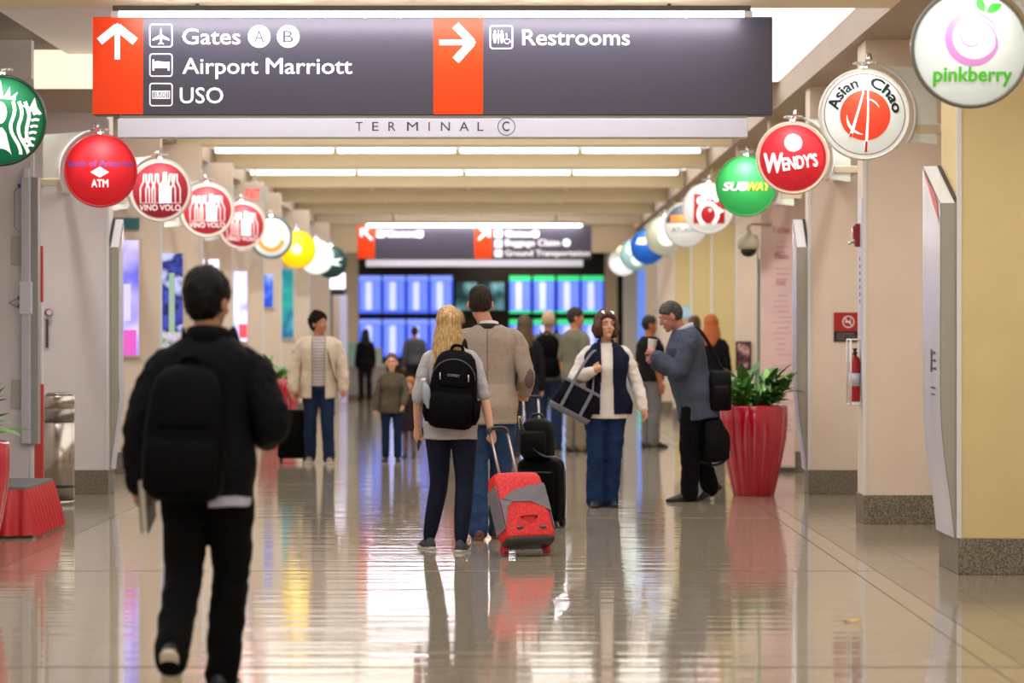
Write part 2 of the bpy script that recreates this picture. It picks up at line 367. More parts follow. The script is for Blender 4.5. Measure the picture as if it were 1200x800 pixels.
# ---------------------------------------------------------------- hanging direction signs
SIGN = mat('charcoal_sign_face', '#3b3844', .36, spec=.5)
ORANGE = mat('orange_sign_face', '#e63c00', .42, spec=.3)
LETTER = mat('white_vinyl', '#ffffff', .35, emit=.12)
INK = mat('dark_grey_vinyl', '#33323a', .5)
STRIP = mat('pale_strip', '#cbcbd6', .35)
def rrect(b, x0, y0, x1, y1, r, wd):
    pts = []
    for cx, cy, a in ((x1-r, y1-r, 0), (x0+r, y1-r, 90), (x0+r, y0+r, 180), (x1-r, y0+r, 270)): pts += arc(cx, cy, r, a, a+90, 5)
    return stroke(b, pts, wd, True)
def hanging_sign(Z, k, label, main):
    """k scales the nearer sign's pixel layout (origin at its pixel 507,78)"""
    s = F/Z; u = 1/172.1                       # metres per layout pixel
    ox = XP(507, F/172.1) if main else XP(556, Z); oz = ZP(78, F/172.1)
    t = thing('direction_sign', label, 'sign', (ox, Z, oz))
    def X(p): return (p-507)*u
    def Y(p): return (78-p)*u
    b = new(); box(b, (X(109), -.01, Y(135)), (X(905), .16, Y(20)), .006); mk('cabinet', b, SIGN, t)
    pn = [(109, 168), (508, 566)]
    for a, c in pn:
        b = new(); box(b, (X(a), -.014, Y(134)), (X(c), -.0101, Y(20.5))); mk('arrow_panel', b, ORANGE, t)
    b = new(); box(b, (X(140), .0, Y(139.5)), (X(875), .15, Y(134.5))); mk('neck', b, mat('sign_neck', '#8b8a80', .5), t)
    st = bx('strip', (X(138), -.008, Y(161)), (X(876), .158, Y(139)), STRIP, t, .004, world=False)
    def flat(name, b, m, y=-.0165, par=t):
        for v in b.verts: v.co = Vector((X(v.co.x), y-v.co.z, Y(-v.co.y)))
        return mk(name, b, m, par)
    # layout in photo pixels with y up (negative)
    def word(txt, x0, x1, base, capy, bold=.018, m=LETTER, y=-.0125, sp=1.0, par=t):
        b = fit(text_bm(txt, bold, 0, sp), x0, x1, -base, capy); return flat('lettering', b, m, y, par)
    def up_arrow(cx, top, bot, half):
        b = new(); stroke(b, [(cx, -bot), (cx, -top-4)], 6.5)
        stroke(b, [(cx-half, -top-22), (cx, -top-5)], 9.5); stroke(b, [(cx+half, -top-22), (cx, -top-5)], 9.5); poly(b, [(cx-6, -top-7), (cx+6, -top-7), (cx, -top)])
        return b
    def right_arrow():
        b = new(); stroke(b, [(515, -50), (552, -50)], 6.5); stroke(b, [(534, -30), (553, -50)], 9.5); stroke(b, [(534, -71), (553, -50)], 9.5); poly(b, [(550, -43), (550, -57), (558, -50)])
        return b
    flat('arrow', up_arrow(138, 27, 70, 21) if main else diag(new()), LETTER, -.0165)
    flat('arrow', right_arrow() if main else cross2(new()), LETTER, -.0165)
    if main:
        word('Gates', 214, 282, 52, 19); word('Airport', 214, 303, 86.5, 19); word('Marriott', 312, 413, 86.5, 19); word('USO', 211, 262, 121, 19); word('Restrooms', 612, 738, 53, 19)
        for y0 in (29, 63.5, 98): flat('pictogram_frame', rrect(new(), 176, -y0-26, 202, -y0, 3, 1.4), LETTER, -.0125)
        flat('pictogram_frame', rrect(new(), 574.5, -57, 600.5, -30.5, 3, 1.4), LETTER, -.0125)
        b = new(); poly(b, [(188.2, -36), (189, -33), (189.8, -36), (190.4, -41), (199, -46), (199, -48), (190.4, -45.5), (190, -49.5), (192.5, -51.5), (192.5, -52.5), (189, -51.8), (185.5, -52.5), (185.5, -51.5), (188, -49.5), (187.6, -45.5), (179, -48), (179, -46), (187.6, -41)])
        flat('aeroplane_pictogram', b, LETTER, -.0125)
        b = new(); rect(b, 179, -83, 181.2, -70); rect(b, 196.8, -83, 199, -72.5); rect(b, 181.2, -80, 196.8, -75); poly(b, [(181.2, -75), (196.8, -75), (196.8, -73), (184, -71.8), (181.2, -73)])
        flat('bed_pictogram', b, LETTER, -.0125)
        b = new(); rect(b, 178.5, -116, 199.5, -106.5); flat('badge_plate', b, LETTER, -.0125)
        b = fit(text_bm('USO', .02), 183.5, 194.5, -114.5, 6.4)
        for q in (180, 182, 196, 198): rect(b, q-.5, -115, q+.5, -107.5)
        flat('badge_lettering', b, SIGN, -.0135)
        b = new()
        for q, wq in ((580, 2.3), (588, 2.3)):
            circ(b, q, -37.5, 1.5, 12); poly(b, [(q-wq, -40), (q+wq, -40), (q+wq*.9, -46), (q+.9, -51), (q-.9, -51), (q-wq*.9, -46)])
        rect(b, 583.7, -51.5, 584.4, -36); circ(b, 593.6, -40.5, 1.2, 10); stroke(b, [(593.6, -42), (593.8, -46.5), (597, -46.5), (598.5, -50)], 1.1); stroke(b, arc(594.2, -48.3, 3.1, 110, 350, 14), .9)
        flat('restroom_pictogram', b, LETTER, -.0125)
        for cx, ch in ((304, 'A'), (338, 'B')):
            b = new(); circ(b, cx, -43, 13.2); flat('gate_roundel', b, LETTER, -.0125)
            b = fit(text_bm(ch, .0), cx-6, cx+6, -50, 14.5); flat('roundel_letter', b, mat('grey_vinyl', '#35333e', .5), -.0145)
        for i, ch in enumerate('TERMINAL'):
            cxs = [421, 440, 459.5, 483.5, 503, 522, 544, 563]; wds = [8, 7.5, 8.5, 13, 1.4, 10.5, 11, 7]
            word(ch, cxs[i]-wds[i]/2, cxs[i]+wds[i]/2, 153.5, 11, .0, INK, -.0095)
        b = new(); stroke(b, arc(593.5, -148.5, 10, 0, 360, 32), .9); flat('terminal_ring', b, INK, -.0095)
        word('C', 588.5, 597, 153.5, 11.5, .02, INK, -.0095)
    else:
        def q(p): return 507+(p-556)*2.9
        word('Gates', q(452), q(488), 60, 24); word('Gates', q(592), q(622), 60, 24); word('Baggage Claim', q(592), q(656), 90, 22); word('Ground Transportation', q(592), q(691), 124, 20)
        for cx, cy in ((q(487)+14, 50), (q(624)+10, 50), (q(664), 80)):
            b = new(); circ(b, cx, -cy, 13); flat('gate_roundel', b, LETTER, -.0125)
        for cx, cy in ((q(446), 50), (q(584), 50), (q(584), 84), (q(584), 116)):
            b = new(); rect(b, cx-13, -cy-12, cx+13, -cy+12); flat('pictogram', b, LETTER, -.0125)
    for hx in (230, 785):
        b = new(); cyl(b, (X(hx), .08, Y(20)), (X(hx), .08, (ZB if main else ZC)-oz), .012, n=10); mk('hanger_rod', b, BLACKP, t)
    # the lamp washing its face
    L = thing('sign_lamp', ('long fluorescent lamp above the near direction sign' if main else 'lit lamp above the far direction sign'), 'lamp', (ox, Z-.30, oz+Y(20)-.030))
    bx('lamp_housing', (X(140), -.035, .035), (X(875), .035, .05+.02), mat('lamp_housing_grey', '#4a453d', .4), L, world=False)
    b = new(); cyl(b, (X(147), 0, .014), (X(868), 0, .014), .018, n=10); mk('tube', b, emis('sign_tube', '#fbf3ff', LUM_SIGN), L, True)
    for e in (138, 868): bx('end_cap', (X(e), -.03, -.005), (X(e+9), .03, .036), WHITE_P, L, world=False)
    for hx in (200, 507, 815): bx('lamp_arm', (X(hx)-.01, -.01, .05), (X(hx)+.01, .32, .07), BLACKP, L, world=False)
    return t
def diag(b):
    stroke(b, [(160, -70), (125, -36)], 8); stroke(b, [(122, -60), (122, -34)], 9); stroke(b, [(118, -34), (148, -34)], 9); return b
def cross2(b):
    stroke(b, [(520, -70), (553, -36)], 8); stroke(b, [(556, -60), (556, -34)], 9); stroke(b, [(526, -34), (558, -34)], 9); return b
hanging_sign(F/172.1, 1, 'charcoal overhead sign pointing to Gates, Airport Marriott, USO and Restrooms', True)
hanging_sign(57.3, 1/2.9, 'far charcoal overhead sign with two orange panels before the flight screens', False)

# ---------------------------------------------------------------- round shop signs
R = .30; DOME = .055
def dome(u, v): return DOME*max(0, 1-(u*u+v*v)/(R*R))
def decal(name, b, m, par, lay):
    """flat marks in unit-disc coordinates laid on the domed face"""
    for v in b.verts: v.co *= R
    bmesh.ops.triangulate(b, faces=b.faces[:])
    for ax in ((1, 0, 0), (0, 1, 0)):
        for k in range(-5, 6):
            bmesh.ops.bisect_plane(b, geom=b.verts[:]+b.edges[:]+b.faces[:], plane_co=Vector(ax)*(k*R/6), plane_no=ax)
    for v in b.verts:
        x, y = v.co.x, v.co.y; v.co = Vector((x, -dome(x, y)-.0015*lay-v.co.z, y))
    return mk(name, b, m, par)
CACHE = {}
def cached(key, fn):
    if key not in CACHE:
        b = fn(); me = bpy.data.meshes.new(key); bmesh.ops.recalc_face_normals(b, faces=b.faces[:]); b.to_mesh(me); b.free(); CACHE[key] = me
    return CACHE[key]
def dome_bm():
    b = new(); rings = []
    for q in (0.03, .2, .4, .6, .75, .88, .96, 1.0):
        rings.append([b.verts.new((R*q*math.cos(2*math.pi*k/48), -DOME*(1-q*q), R*q*math.sin(2*math.pi*k/48))) for k in range(48)])
    rings.append([b.verts.new((R*math.cos(2*math.pi*k/48), .05, R*math.sin(2*math.pi*k/48))) for k in range(48)])
    loft(b, rings); return b
def rim_bm():
    b = new(); pts = [(R*1.012*math.cos(2*math.pi*k/48), .012, R*1.012*math.sin(2*math.pi*k/48)) for k in range(48)]
    rings = []
    for k in range(48):
        a = 2*math.pi*k/48; c = Vector((math.cos(a), 0, math.sin(a)))
        rings.append([b.verts.new(c*(R*1.012+.011*math.cos(t))+Vector((0, .01+.03*math.sin(t), 0))) for t in [j*math.pi/4 for j in range(8)]])
    rings.append(rings[0]); loft(b, rings, False); return b
def disc_sign(px, py, Xc, side, label, face, layers, rim='#cfcfcb', glow=.16, sw=1.0):
    Z = abs(Xc)*F/abs(px-VX); z = ZP(py, Z)
    t = thing('round_shop_sign', label, 'sign', (Xc, Z, z), 0, 'round shop signs on the %s' % ('right' if side > 0 else 'left'))
    f = mko('face', cached('disc_face', dome_bm).copy(), None, t, True); f.data.materials.append(mat('sign_face_'+face.strip('#'), face, .55, emit=glow, spec=.25))
    mko('rim', cached('disc_rim', rim_bm).copy(), None, t, True).data.materials.append(mat('sign_rim_'+rim.strip('#'), rim, .35))
    for i, (nm, m, b) in enumerate(layers): decal(nm, b, m, t, i+1)
    # bracket: bowed tube, flat white plate and the arm to the pillar
    b = new(); tube(b, [(side*(R+.055)*math.sin(math.radians(a)), .05, (R+.055)*math.cos(math.radians(a))) for a in range(-12, 125, 8)], .009, 8, flat=(1, 1))
    mk('bow_tube', b, WHITE_P, t, True)
    xe = (XR if side > 0 else XL)-Xc
    def plate():
        b = new(); o = [(side*(R+.05)*math.sin(math.radians(a)), (R+.05)*math.cos(math.radians(a))) for a in range(0, 121, 10)]
        i = [(side*(abs(xe)-.03 if abs(xe) > .25 else .3)*1.0, q) for q in (-.16, .22)]
        xo = side*(R+.20)
        pts = o+[(xo, -.20), (xo, .31)]
        A = [b.verts.new((x, .06, y)) for x, y in pts]; B = [b.verts.new((x, .075, y)) for x, y in pts]
        b.faces.new(A); b.faces.new(B[::-1])
        for k in range(len(pts)): j = (k+1) % len(pts); b.faces.new((A[k], A[j], B[j], B[k]))
        return b
    mk('back_plate', plate(), mat('plate_white', '#d4d6cc', .45), t)
    AB = mat('arm_beige', '#c4b497', .5)
    bx('arm', (min(side*.36, side*.58), .055, -.125), (max(side*.36, side*.58), .16, -.065), AB, t, .004, world=False)
    # run along the wall line to the nearest pillar
    best = min([(abs(q-(Z+.1)), q+.01) for q in (RZ if side > 0 else LZ)]+[(abs(q+dep(q, side)-(Z+.1)), q+dep(q, side)-.01) for q in (RZ if side > 0 else LZ)])[1]-Z
    bx('wall_arm', (min(side*.52, side*.58), min(.06, best), -.12), (max(side*.52, side*.58), max(.155, best), -.07), AB, t, world=False)
    b = new(); box(b, (-.022, -.07, R+.005), (.022, .06, R+.05), .006); box(b, (side*-.06, .0, R+.035), (side*.09, .04, R+.06), .004); mk('clamp', b, CHROME, t)
    b = new(); tube(b, [(0, -.06, R+.035), (0, -.18, R+.07), (0, -.25, R+.07)], .008, 8); tube(b, [(0, -.24, R+.085), (0, -.272, R+.035)], [.016, .026], 10); mk('lamp_head', b, CHROME, t, True)
    ld = bpy.data.lights.new('sign_spot', 'SPOT'); ld.energy = SPOT_W*sw; ld.spot_size = math.radians(105); ld.spot_blend = 1; ld.shadow_soft_size = .03; ld.color = (1, .97, .9)
    lo = bpy.data.objects.new('sign_spot', ld); link(lo); lo.parent = t; lo.location = (0, -.28, R+.02)
    d = Vector((0, .26, -.24)); lo.rotation_euler = d.to_track_quat('-Z', 'Y').to_euler()
    return t
def V(c, e=.16): return mat('vinyl_'+c.strip('#'), c, .55, emit=e, spec=.25)
def tx(s, x0, x1, y, cap=None, bold=.02, shear=0., rot=0, sp=1.0):
    b = fit(text_bm(s, bold, shear, sp), x0, x1, y, cap)
    if rot: bmesh.ops.rotate(b, verts=b.verts, matrix=Matrix.Rotation(math.radians(rot), 3, 'Z'), cent=((x0+x1)/2, y, 0))
    return b
def arctext(s, r, a0, a1, cap, bold=.03):
    b = fit(text_bm(s, bold), 0, 1, 0, cap)
    for v in b.verts:
        a = math.radians(a0+(a1-a0)*v.co.x); q = r+v.co.y; v.co = Vector((q*math.cos(a), q*math.sin(a), v.co.z))
    return b
def swirl():
    b = new(); pts, wd = [], []
    for k in range(90):
        q = k/89; a = 28+q*(360+330); rr = .43 if q < .45 else .43-.36*((q-.45)/.55)**.85
        pts.append((.03+rr*math.cos(math.radians(a)), .17+rr*math.sin(math.radians(a))))
        wd.append(.02+.115*math.sin(min(1, q/.5)*math.pi)**.8 if q < .5 else .02+.03*(1-q))
    return stroke(b, pts, wd)
def leaf2(b, x, y, a, l, wd):
    c, s = math.cos(math.radians(a)), math.sin(math.radians(a)); pts = []
    for k in range(12): q = k/11; pts.append((q*l, wd*math.sin(q*math.pi)))
    for k in range(1, 11): q = 1-k/11; pts.append((q*l, -wd*math.sin(q*math.pi)*.8))
    return poly(b, [(x+u*c-v*s, y+u*s+v*c) for u, v in pts])
def bottle(b, cx, w, h, base, fill):
    pr = [(w, 0), (w, .50*h), (w*.75, .60*h), (w*.32, .74*h), (w*.28, h)]
    pts = [(cx-x, base+y) for x, y in pr]+[(cx+x, base+y) for x, y in pr[::-1]]
    return poly(b, pts) if fill else stroke(b, pts, .035, True)
def vino():
    b = new(); pale = []
    for x in (-.5, -.31, -.1, .36, .52): bottle(b, x, .15, .95, -.42, False)
    c = new(); bottle(c, .17, .19, 1.02, -.43, True)
    return [('bottle_outlines', V('#f0dcdc', .3), b), ('white_bottle', V('#ffffff', .45), c), ('lettering', V('#fff4f4', .45), tx('VINO VOLO', -.68, .68, -.67, .2, .008)), ('ring', V('#d9cfc8'), stroke(new(), arc(0, 0, .955, 0, 360, 60), .07))]
G = V('#ffffff', .4)
# right side
disc_sign(1137, 57, 2.4, 1, 'white round pinkberry sign with pink swirl, nearest on the right', '#e6efec', [
    ('swirl', V('#d58ed0'), swirl()), ('leaves', V('#4fc24a'), leaf2(leaf2(new(), .23, .62, 112, .3, .09), .26, .62, 28, .32, .09)), ('lettering', V('#5cc832'), tx('pinkberry', -.66, .72, -.58, .26, .05))], '#6d6a60', sw=.7)
ch = stroke(new(), [(-.01, .82), (-.055, .45), (-.33, -.5)], [.008, .035, .075]); stroke(ch, [(.06, .52), (.055, 0), (.02, -.82)], [.03, .045, .07])
cr = stroke(new(), arc(0, -.05, .42, 178, 262, 16), [.012+.05*math.sin(math.pi*k/16) for k in range(17)]); stroke(cr, arc(.0, .0, .34, 25, 85, 12), [.01+.02*math.sin(math.pi*k/12) for k in range(13)])
disc_sign(1013, 134, 2.4, 1, 'white round Asian Chao sign with red circle and chopsticks', '#e8efec', [
    ('ring', V('#8c2b3c'), stroke(new(), arc(0, 0, .915, 0, 360, 60), .016)), ('red_circle', V('#e8452c', .4), circ(new(), 0, -.03, .57)),
    ('lettering', V('#202a30', .0), arctext('Asian', .62, 172, 103, .25, .05)), ('lettering', V('#202a30', .0), arctext('Chao', .62, 80, 2, .25, .05)), ('bowl_curves', G, cr), ('chopsticks', G, ch),
    ('chopstick_tips', V('#d03028'), stroke(stroke(new(), [(.03, -.62), (.02, -.86)], [.045, .06]), [(-.31, -.44), (-.335, -.52)], .06))], '#e4e2da', sw=.7)
disc_sign(929, 185, 2.4, 1, 'red round Wendys sign with white slab lettering', '#c8242e', [
    ('ring', V('#e6c9b8'), stroke(new(), arc(0, 0, .965, 0, 360, 60), .035)), ('roundel', V('#e2ecf0'), circ(new(), 0, .42, .25)), ('roundel_ring', V('#b86a72'), stroke(new(), arc(0, .42, .225, 0, 360, 30), .02)),
    ('initial', G, tx('W', -.84, -.30, -.42, .56, .06)), ('lettering', G, tx("ENDY'S", -.30, .72, -.30, .36, .06, 0, 8))], '#d8c8b8')
disc_sign(874, 218, 2.4, 1, 'green round Subway sign with white and yellow lettering', '#2f9a4c', [
    ('lettering_shadow', V('#1c6a34', .0), tx('SUBWAY', -.80, .86, -.17, .30, .06, .25)), ('lettering', G, tx('SUB', -.80, .04, -.15, .28, .04, .25)), ('yellow_lettering', V('#f4e04a', .5), tx('WAY', .02, .85, -.15, .28, .04, .25))], '#2c8a46', sw=2.2)
c1 = stroke(new(), arc(-.02, -.25, .38, -60, 250, 36, .44), .17); 
for x, y in ((-.36, .30), (-.17, .47), (.08, .50), (.32, .40)): circ(c1, x, y, .115, 16, .15)
poly(c1, [(.40, .05), (.66, -.12), (.38, -.24)]); c1 = circ(c1, .06, -.08, .055, 12)
disc_sign(830, 244, 2.4, 1, 'white round sign with red square and white looped letter', '#eceeee', [
    ('red_square', V('#b8252c', .2), rect(new(), -.60, -.62, .66, .60)), ('white_mark', G, c1)], '#e6e6e4')
disc_sign(804, 263, 2.4, 1, 'white round sign with orange block and grey ATLANTA lettering', '#e6e8ea', [
    ('grey_segment', V('#555a64', .05), poly(new(), arc(0, 0, .93, 55, 176, 24)+[(0, .05)])), ('orange_block', V('#f0803c', .4), rect(new(), -.72, .1, .05, .42)), ('lettering', V('#6d828c', .1), tx('ATLANTA', -.66, .70, -.36, .24, .01))], '#b9c0bc')
disc_sign(779, 276, 2.4, 1, 'plain pale grey round sign beyond the ATLANTA sign', '#b9bba8', [('painted_hot_spot', V('#eef0ea', .6), circ(new(), .1, -.1, .45))], '#b4b6a4')  # the lamp's hot spot is painted on as a glowing pale circle
disc_sign(759, 289, 2.4, 1, 'blue round sign with white band', '#1e5fc0', [('white_band', V('#ffffff', .8), poly(new(), [(-.7, .15), (.5, .15), (.6, .5), (-.55, .5)]))], '#2c62b0')
disc_sign(745, 298, 2.4, 1, 'pale teal round sign between blue and white signs', '#9cc4c4', [('white_blob', V('#f4fff8', .7), circ(circ(new(), -.3, .3, .3), .1, -.35, .38))], '#6f98a0')
disc_sign(730, 306, 2.4, 1, 'plain white round sign, farthest on the right', '#f0f0f4', [], '#e4e4e8', glow=.5)
# left side
sb = new()
for i, x0 in enumerate((.29, .45, .61)):
    pts = [(x0+.055*math.sin(y*7+i*.5)+(.14 if y < -.1 else 0)*min(1, (-.1-y)*1.4)+(.0), y) for y in [.42-.1*k for k in range(13 if i < 2 else 11)]]
    stroke(sb, pts, .078)
for s_ in (1, -1):
    poly(sb, [(s_*.60, .40), (s_*.82, .50), (s_*.76, .40)] if False else [(s_*.45, .36), (s_*.68, .30), (s_*.78, .52), (s_*.84, .28), (s_*.95, .14), (s_*.76, .16)])
    for k in range(6): stroke(sb, arc(s_*.84-s_*.03*k, .02-.145*k, .14, 60 if s_ > 0 else 120, 130 if s_ > 0 else 50, 6), .06)
    poly(sb, [(s_*.44, -.30), (s_*.52, -.42), (s_*.74, -.38), (s_*.66, -.52), (s_*.5, -.5)])
for k_, (xa, ya, xb) in enumerate(((.0, .92, .09), (.20, .76, .075), (.36, .64, .06), (-.20, .76, .075), (-.36, .64, .06))): poly(sb, [(xa*.8-xb, .50), (xa*.8+xb, .50), (xa*1.12, ya)])
stroke(sb, [(-.36, .47), (0, .52), (.36, .47)], .05)
poly(sb, arc(0, -.95, .3, 30, 150, 8)+[(-.15, -.3), (-.07, -.18), (.07, -.18), (.15, -.3)]); circ(sb, 0, .16, .17, 24, .26)
disc_sign(1, 141, -3.5, -1, 'green round sign with white crowned wavy emblem at left edge', '#0d6b42', [('emblem', V('#f2f6f2', .35), sb)], '#1c3a2c')
disc_sign(118, 200, -3.5, -1, 'red round Bank of America ATM sign', '#d8232c', [
    ('lettering', V('#3c4fa8', .3), tx('Bank of America', -.93, .93, .12, .17, .02)), ('diamond', G, poly(new(), [(-.26, -.05), (0, -.2), (.26, -.05), (0, .1)])), ('atm_lettering', G, tx('ATM', -.24, .24, -.47, .22, .04))], '#c8282e')
disc_sign(188, 223, -3.5, -1, 'maroon round Vino Volo sign beside the red ATM sign', '#94232e', vino(), '#cfc4ba', glow=.2)
disc_sign(243, 246, -3.5, -1, 'maroon round Vino Volo sign, middle of the three', '#a02c34', vino(), '#cfc4ba', glow=.2, sw=1.5)
disc_sign(284, 264, -3.5, -1, 'maroon round Vino Volo sign, smallest of the three', '#a02c34', vino(), '#cfc4ba', glow=.2, sw=1.5)
disc_sign(318, 278, -3.5, -1, 'white round sign with two orange bands', '#dfe4e6', [('orange_bands', V('#e89a34', .4), stroke(stroke(new(), arc(0, .1, .6, 200, 340, 14, .72), .2), arc(0, .05, .62, 25, 155, 14, .5), .13)), ('rim_band', V('#5c6a70', .05), stroke(new(), arc(0, 0, .95, 0, 360, 48), .06))], '#586066')
disc_sign(348, 292, -3.5, -1, 'bright yellow round sign with pale centre', '#f4c808', [('pale_centre', V('#fff6b0', .8), circ(new(), .0, .0, .28))], '#d8b018', glow=.6)
disc_sign(371, 301, -3.5, -1, 'plain pale white round sign behind the yellow one', '#dfeae4', [], '#cfd8d2', glow=.45)
disc_sign(388, 307, -3.5, -1, 'dark green round sign with white star arm, farthest on the left', '#24443e', [('white_arm', V('#eafff6', .7), poly(new(), [(-.2, .1), (.8, .25), (.3, 0), (.7, -.25), (-.1, -.15)]))], '#22403a', glow=.1)
# ---------------------------------------------------------------- wall-mounted totem panels on the pillars
SILVER = mat('satin_silver_panel', '#d4d4de', .25, .15, var=.05, vscale=3, stretch=(1, 1, .3))
TEDGE = mat('totem_edge', '#a8a394', .4, .2)
RED_P = mat('red_panel', '#c8423a', .4)
def totem(side, zf, depth, label, thick=.115, marks=False):
    x = XR if side > 0 else XL; k = -side
    t = thing('wall_totem', label, 'totem', (x, zf+.02, 0), 0, 'silver totems on the pillars')
    zs = [.22, .3, .42, .56, .72, .9, 1.1, 2.245]; th = [.03, .036, .05, .07, .092, .108, thick, thick]
    b = new(); rings = []
    for z, w in zip(zs, th):
        zb = 2.51 if z > 2.2 else z
        rings.append([b.verts.new((k*.002, 0, z)), b.verts.new((k*w, 0, z)), b.verts.new((k*w, depth, zb)), b.verts.new((k*.002, depth, zb))])
    loft(b, rings); o = mk('body', b, TEDGE, t)
    # the glossy face skin, proud of the body
    b = new(); fr = []
    for z, w in zip(zs, th):
        zb = 2.49 if z > 2.2 else z
        fr.append([(k*(w+.003), -.002, z), (k*(w+.006), depth*.5, (z+zb)/2), (k*(w+.003), depth+.002, zb)])
    grid_sheet(b, fr); mk('face', b, SILVER, t, True)
    w = thick+.007
    b = new(); A = [b.verts.new(p) for p in ((k*w, .02, 2.12), (k*w, .10, 2.27), (k*w, depth-.02, 2.495))]; b.faces.new(A); mk('red_wedge', b, RED_P, t)
    b = new(); A = [b.verts.new(p) for p in ((k*.02, .0, 2.2475), (k*thick, .0, 2.2475), (k*thick, depth, 2.5125), (k*.02, depth, 2.5125))]; b.faces.new(A); mk('white_top', b, WHITE_P, t)
    b = new(); A = [b.verts.new(p) for p in ((k*.004, .002, 2.25), (k*.03, .002, 2.25), (k*.03, depth, 2.517), (k*.004, depth, 2.517))]; b.faces.new(A); mk('painted_gap_shadow', b, BLACKP, t)  # dark strip painted as the shadow between totem and wall
    if marks:
        for (y0, y1, z0, z1) in ((.30, .36, 1.22, 1.36), (.16, .26, 1.33, 1.345), (.16, .26, 1.285, 1.30), (.14, .26, 1.235, 1.25), (.16, .36, 1.12, 1.128), (.18, .34, 1.08, 1.088)):
            b = new(); A = [b.verts.new((k*(thick+.0085), a, c)) for a, c in ((y0, z0), (y1, z0), (y1, z1), (y0, z1))]; b.faces.new(A); mk('printed_mark', b, INK, t)
    return t
totem(1, RZ[1], .74, 'silver wall totem with red wedge on the nearest right pillar', marks=True)
totem(1, RZ[3], .37, 'slim silver wall totem beside the red planter on the right')
totem(1, RZ[4], .13, 'slim silver wall totem beside the pink menu board')
totem(-1, LZ[2], .34, 'silver wall totem with red wedge behind the dark-jacketed man', thick=.10)

# ---------------------------------------------------------------- right: safety fittings
def flatq(name, pts, m, par): b = new(); b.faces.new([b.verts.new(p) for p in pts]); return mk(name, b, m, par)
Zp = RZ[3]
t = thing('no_smoking_sign', 'small red and black no smoking sign on the pillar', 'sign', P(991, 383, Zp))
t.location.y = Zp-.004
u = Zp/F
bx('plate', (-14*u, -.008, -17*u), (14*u, 0, 17*u), mat('sign_black', '#241a16', .4), t, world=False)
bx('red_field', (-14*u, -.010, -5*u), (14*u, -.0085, 17*u), mat('sign_red', '#a81f22', .4), t, world=False)
b = new(); stroke(b, arc(3*u, 6*u, 6.5*u, 0, 360, 28), 1.3*u); stroke(b, [(-1.5*u, 10.5*u), (7.5*u, 1.5*u)], 1.2*u); mk('prohibition_ring', upright(b, (0, -.0115, 0)), mat('sign_white', '#e8dcd8', .4), t)
b = new(); rect(b, -1*u, 5*u, 6*u, 7*u); stroke(b, [(5*u, 7.5*u), (5.6*u, 9*u), (5*u, 10.3*u)], .8*u); mk('cigarette_mark', upright(b, (0, -.011, 0)), mat('sign_white', '#e8dcd8', .4), t)
b = new()
for i, wl in enumerate((20, 22, 18)): join(b, fit(text_bm(('NO SMOKING', 'EXCEPT WHERE', 'DESIGNATED')[i]), -10*u, (-10+wl)*u, (-9-3.2*i)*u, 2.1*u))
mk('lettering', upright(b, (0, -.0095, 0)), mat('sign_grey', '#9a8f8a', .4), t)
Zq = RZ[2]                                   # second pillar: alarm strobe, aluminium strip, extinguisher
t = thing('fire_alarm', 'dark red fire alarm strobe on the second right pillar', 'alarm', (XR, Zq+.3, ZP(274, Zq)))
b = new(); box(b, (-.05, -.06, -.09), (0, .06, .09), .01); mk('housing', b, mat('alarm_red', '#8c1d22', .35), t)
b = new(); box(b, (-.066, -.03, -.03), (-.05, .03, .07), .006); mk('strobe_lens', b, mat('alarm_lens', '#b86a68', .2), t)
b = new(); tube(b, [(-.05, -.03, -.06), (-.085, -.05, -.055), (-.09, -.05, -.065)], .006, 8); ell(b, (-.092, -.05, -.065), (.012, .012, .014)); mk('pull_knob', b, CHROME, t, True)
t = thing('label_strip', 'pale vertical strip with purple lettering on second right pillar', 'sign', (XR, Zq+.25, ZP(300, Zq)))
bx('strip', (-.012, -.12, -1.0), (0, .10, .45), mat('strip_lilac', '#cfcbd8', .35), t, world=False)
for i in range(7): bx('printed_mark', (-.0125, -.05, -.36+.055*i), (-.0121, .05, -.33+.055*i), mat('purple_ink', '#7d5f8e', .4), t, world=False)
ex = thing('extinguisher_cabinet', 'clear fire extinguisher cabinet on the second right pillar', 'cabinet', (XR, Zq+.22, ZP(436, Zq)))
def frame_box(b, lo, hi, r):
    xs, ys_, zs_ = zip(lo, hi)
    for y in ys_:
        for z in zs_: tube(b, [(xs[0], y, z), (xs[1], y, z)], r, 6)
    for x in xs:
        for z in zs_: tube(b, [(x, ys_[0], z), (x, ys_[1], z)], r, 6)
        for y in ys_: tube(b, [(x, y, zs_[0]), (x, y, zs_[1])], r, 6)
b = new(); frame_box(b, (-.10, -.12, -.25), (-.008, .12, .25), .008); mk('frame', b, WHITE_P, ex, True)
bx('back_panel', (-.006, -.12, -.25), (0, .12, .25), WHITE_P, ex, world=False)
fe = thing('fire_extinguisher', 'red fire extinguisher with pale label on the second right pillar', 'extinguisher', (XR-.055, Zq+.22, ZP(436, Zq)-.23))
b = new(); lathe(b, [(.001, 0), (.038, 0), (.042, .01), (.042, .30), (.036, .335), (.018, .355), (.014, .37), (.001, .372)], 20); mk('cylinder', b, mat('ext_red', '#b01c24', .25), fe, True)
b = new(); lathe(b, [(.0428, .12), (.0428, .22)], 20); mk('paper_label', b, mat('ext_label', '#c9c7d4', .5), fe, True)
b = new(); box(b, (-.015, -.06, .37), (.015, .03, .385), .003); box(b, (-.012, -.07, .40), (.012, .03, .412), .003); cyl(b, (0, 0, .365), (0, 0, .41), .012, n=8); mk('valve_lever', b, BLACKP, fe)
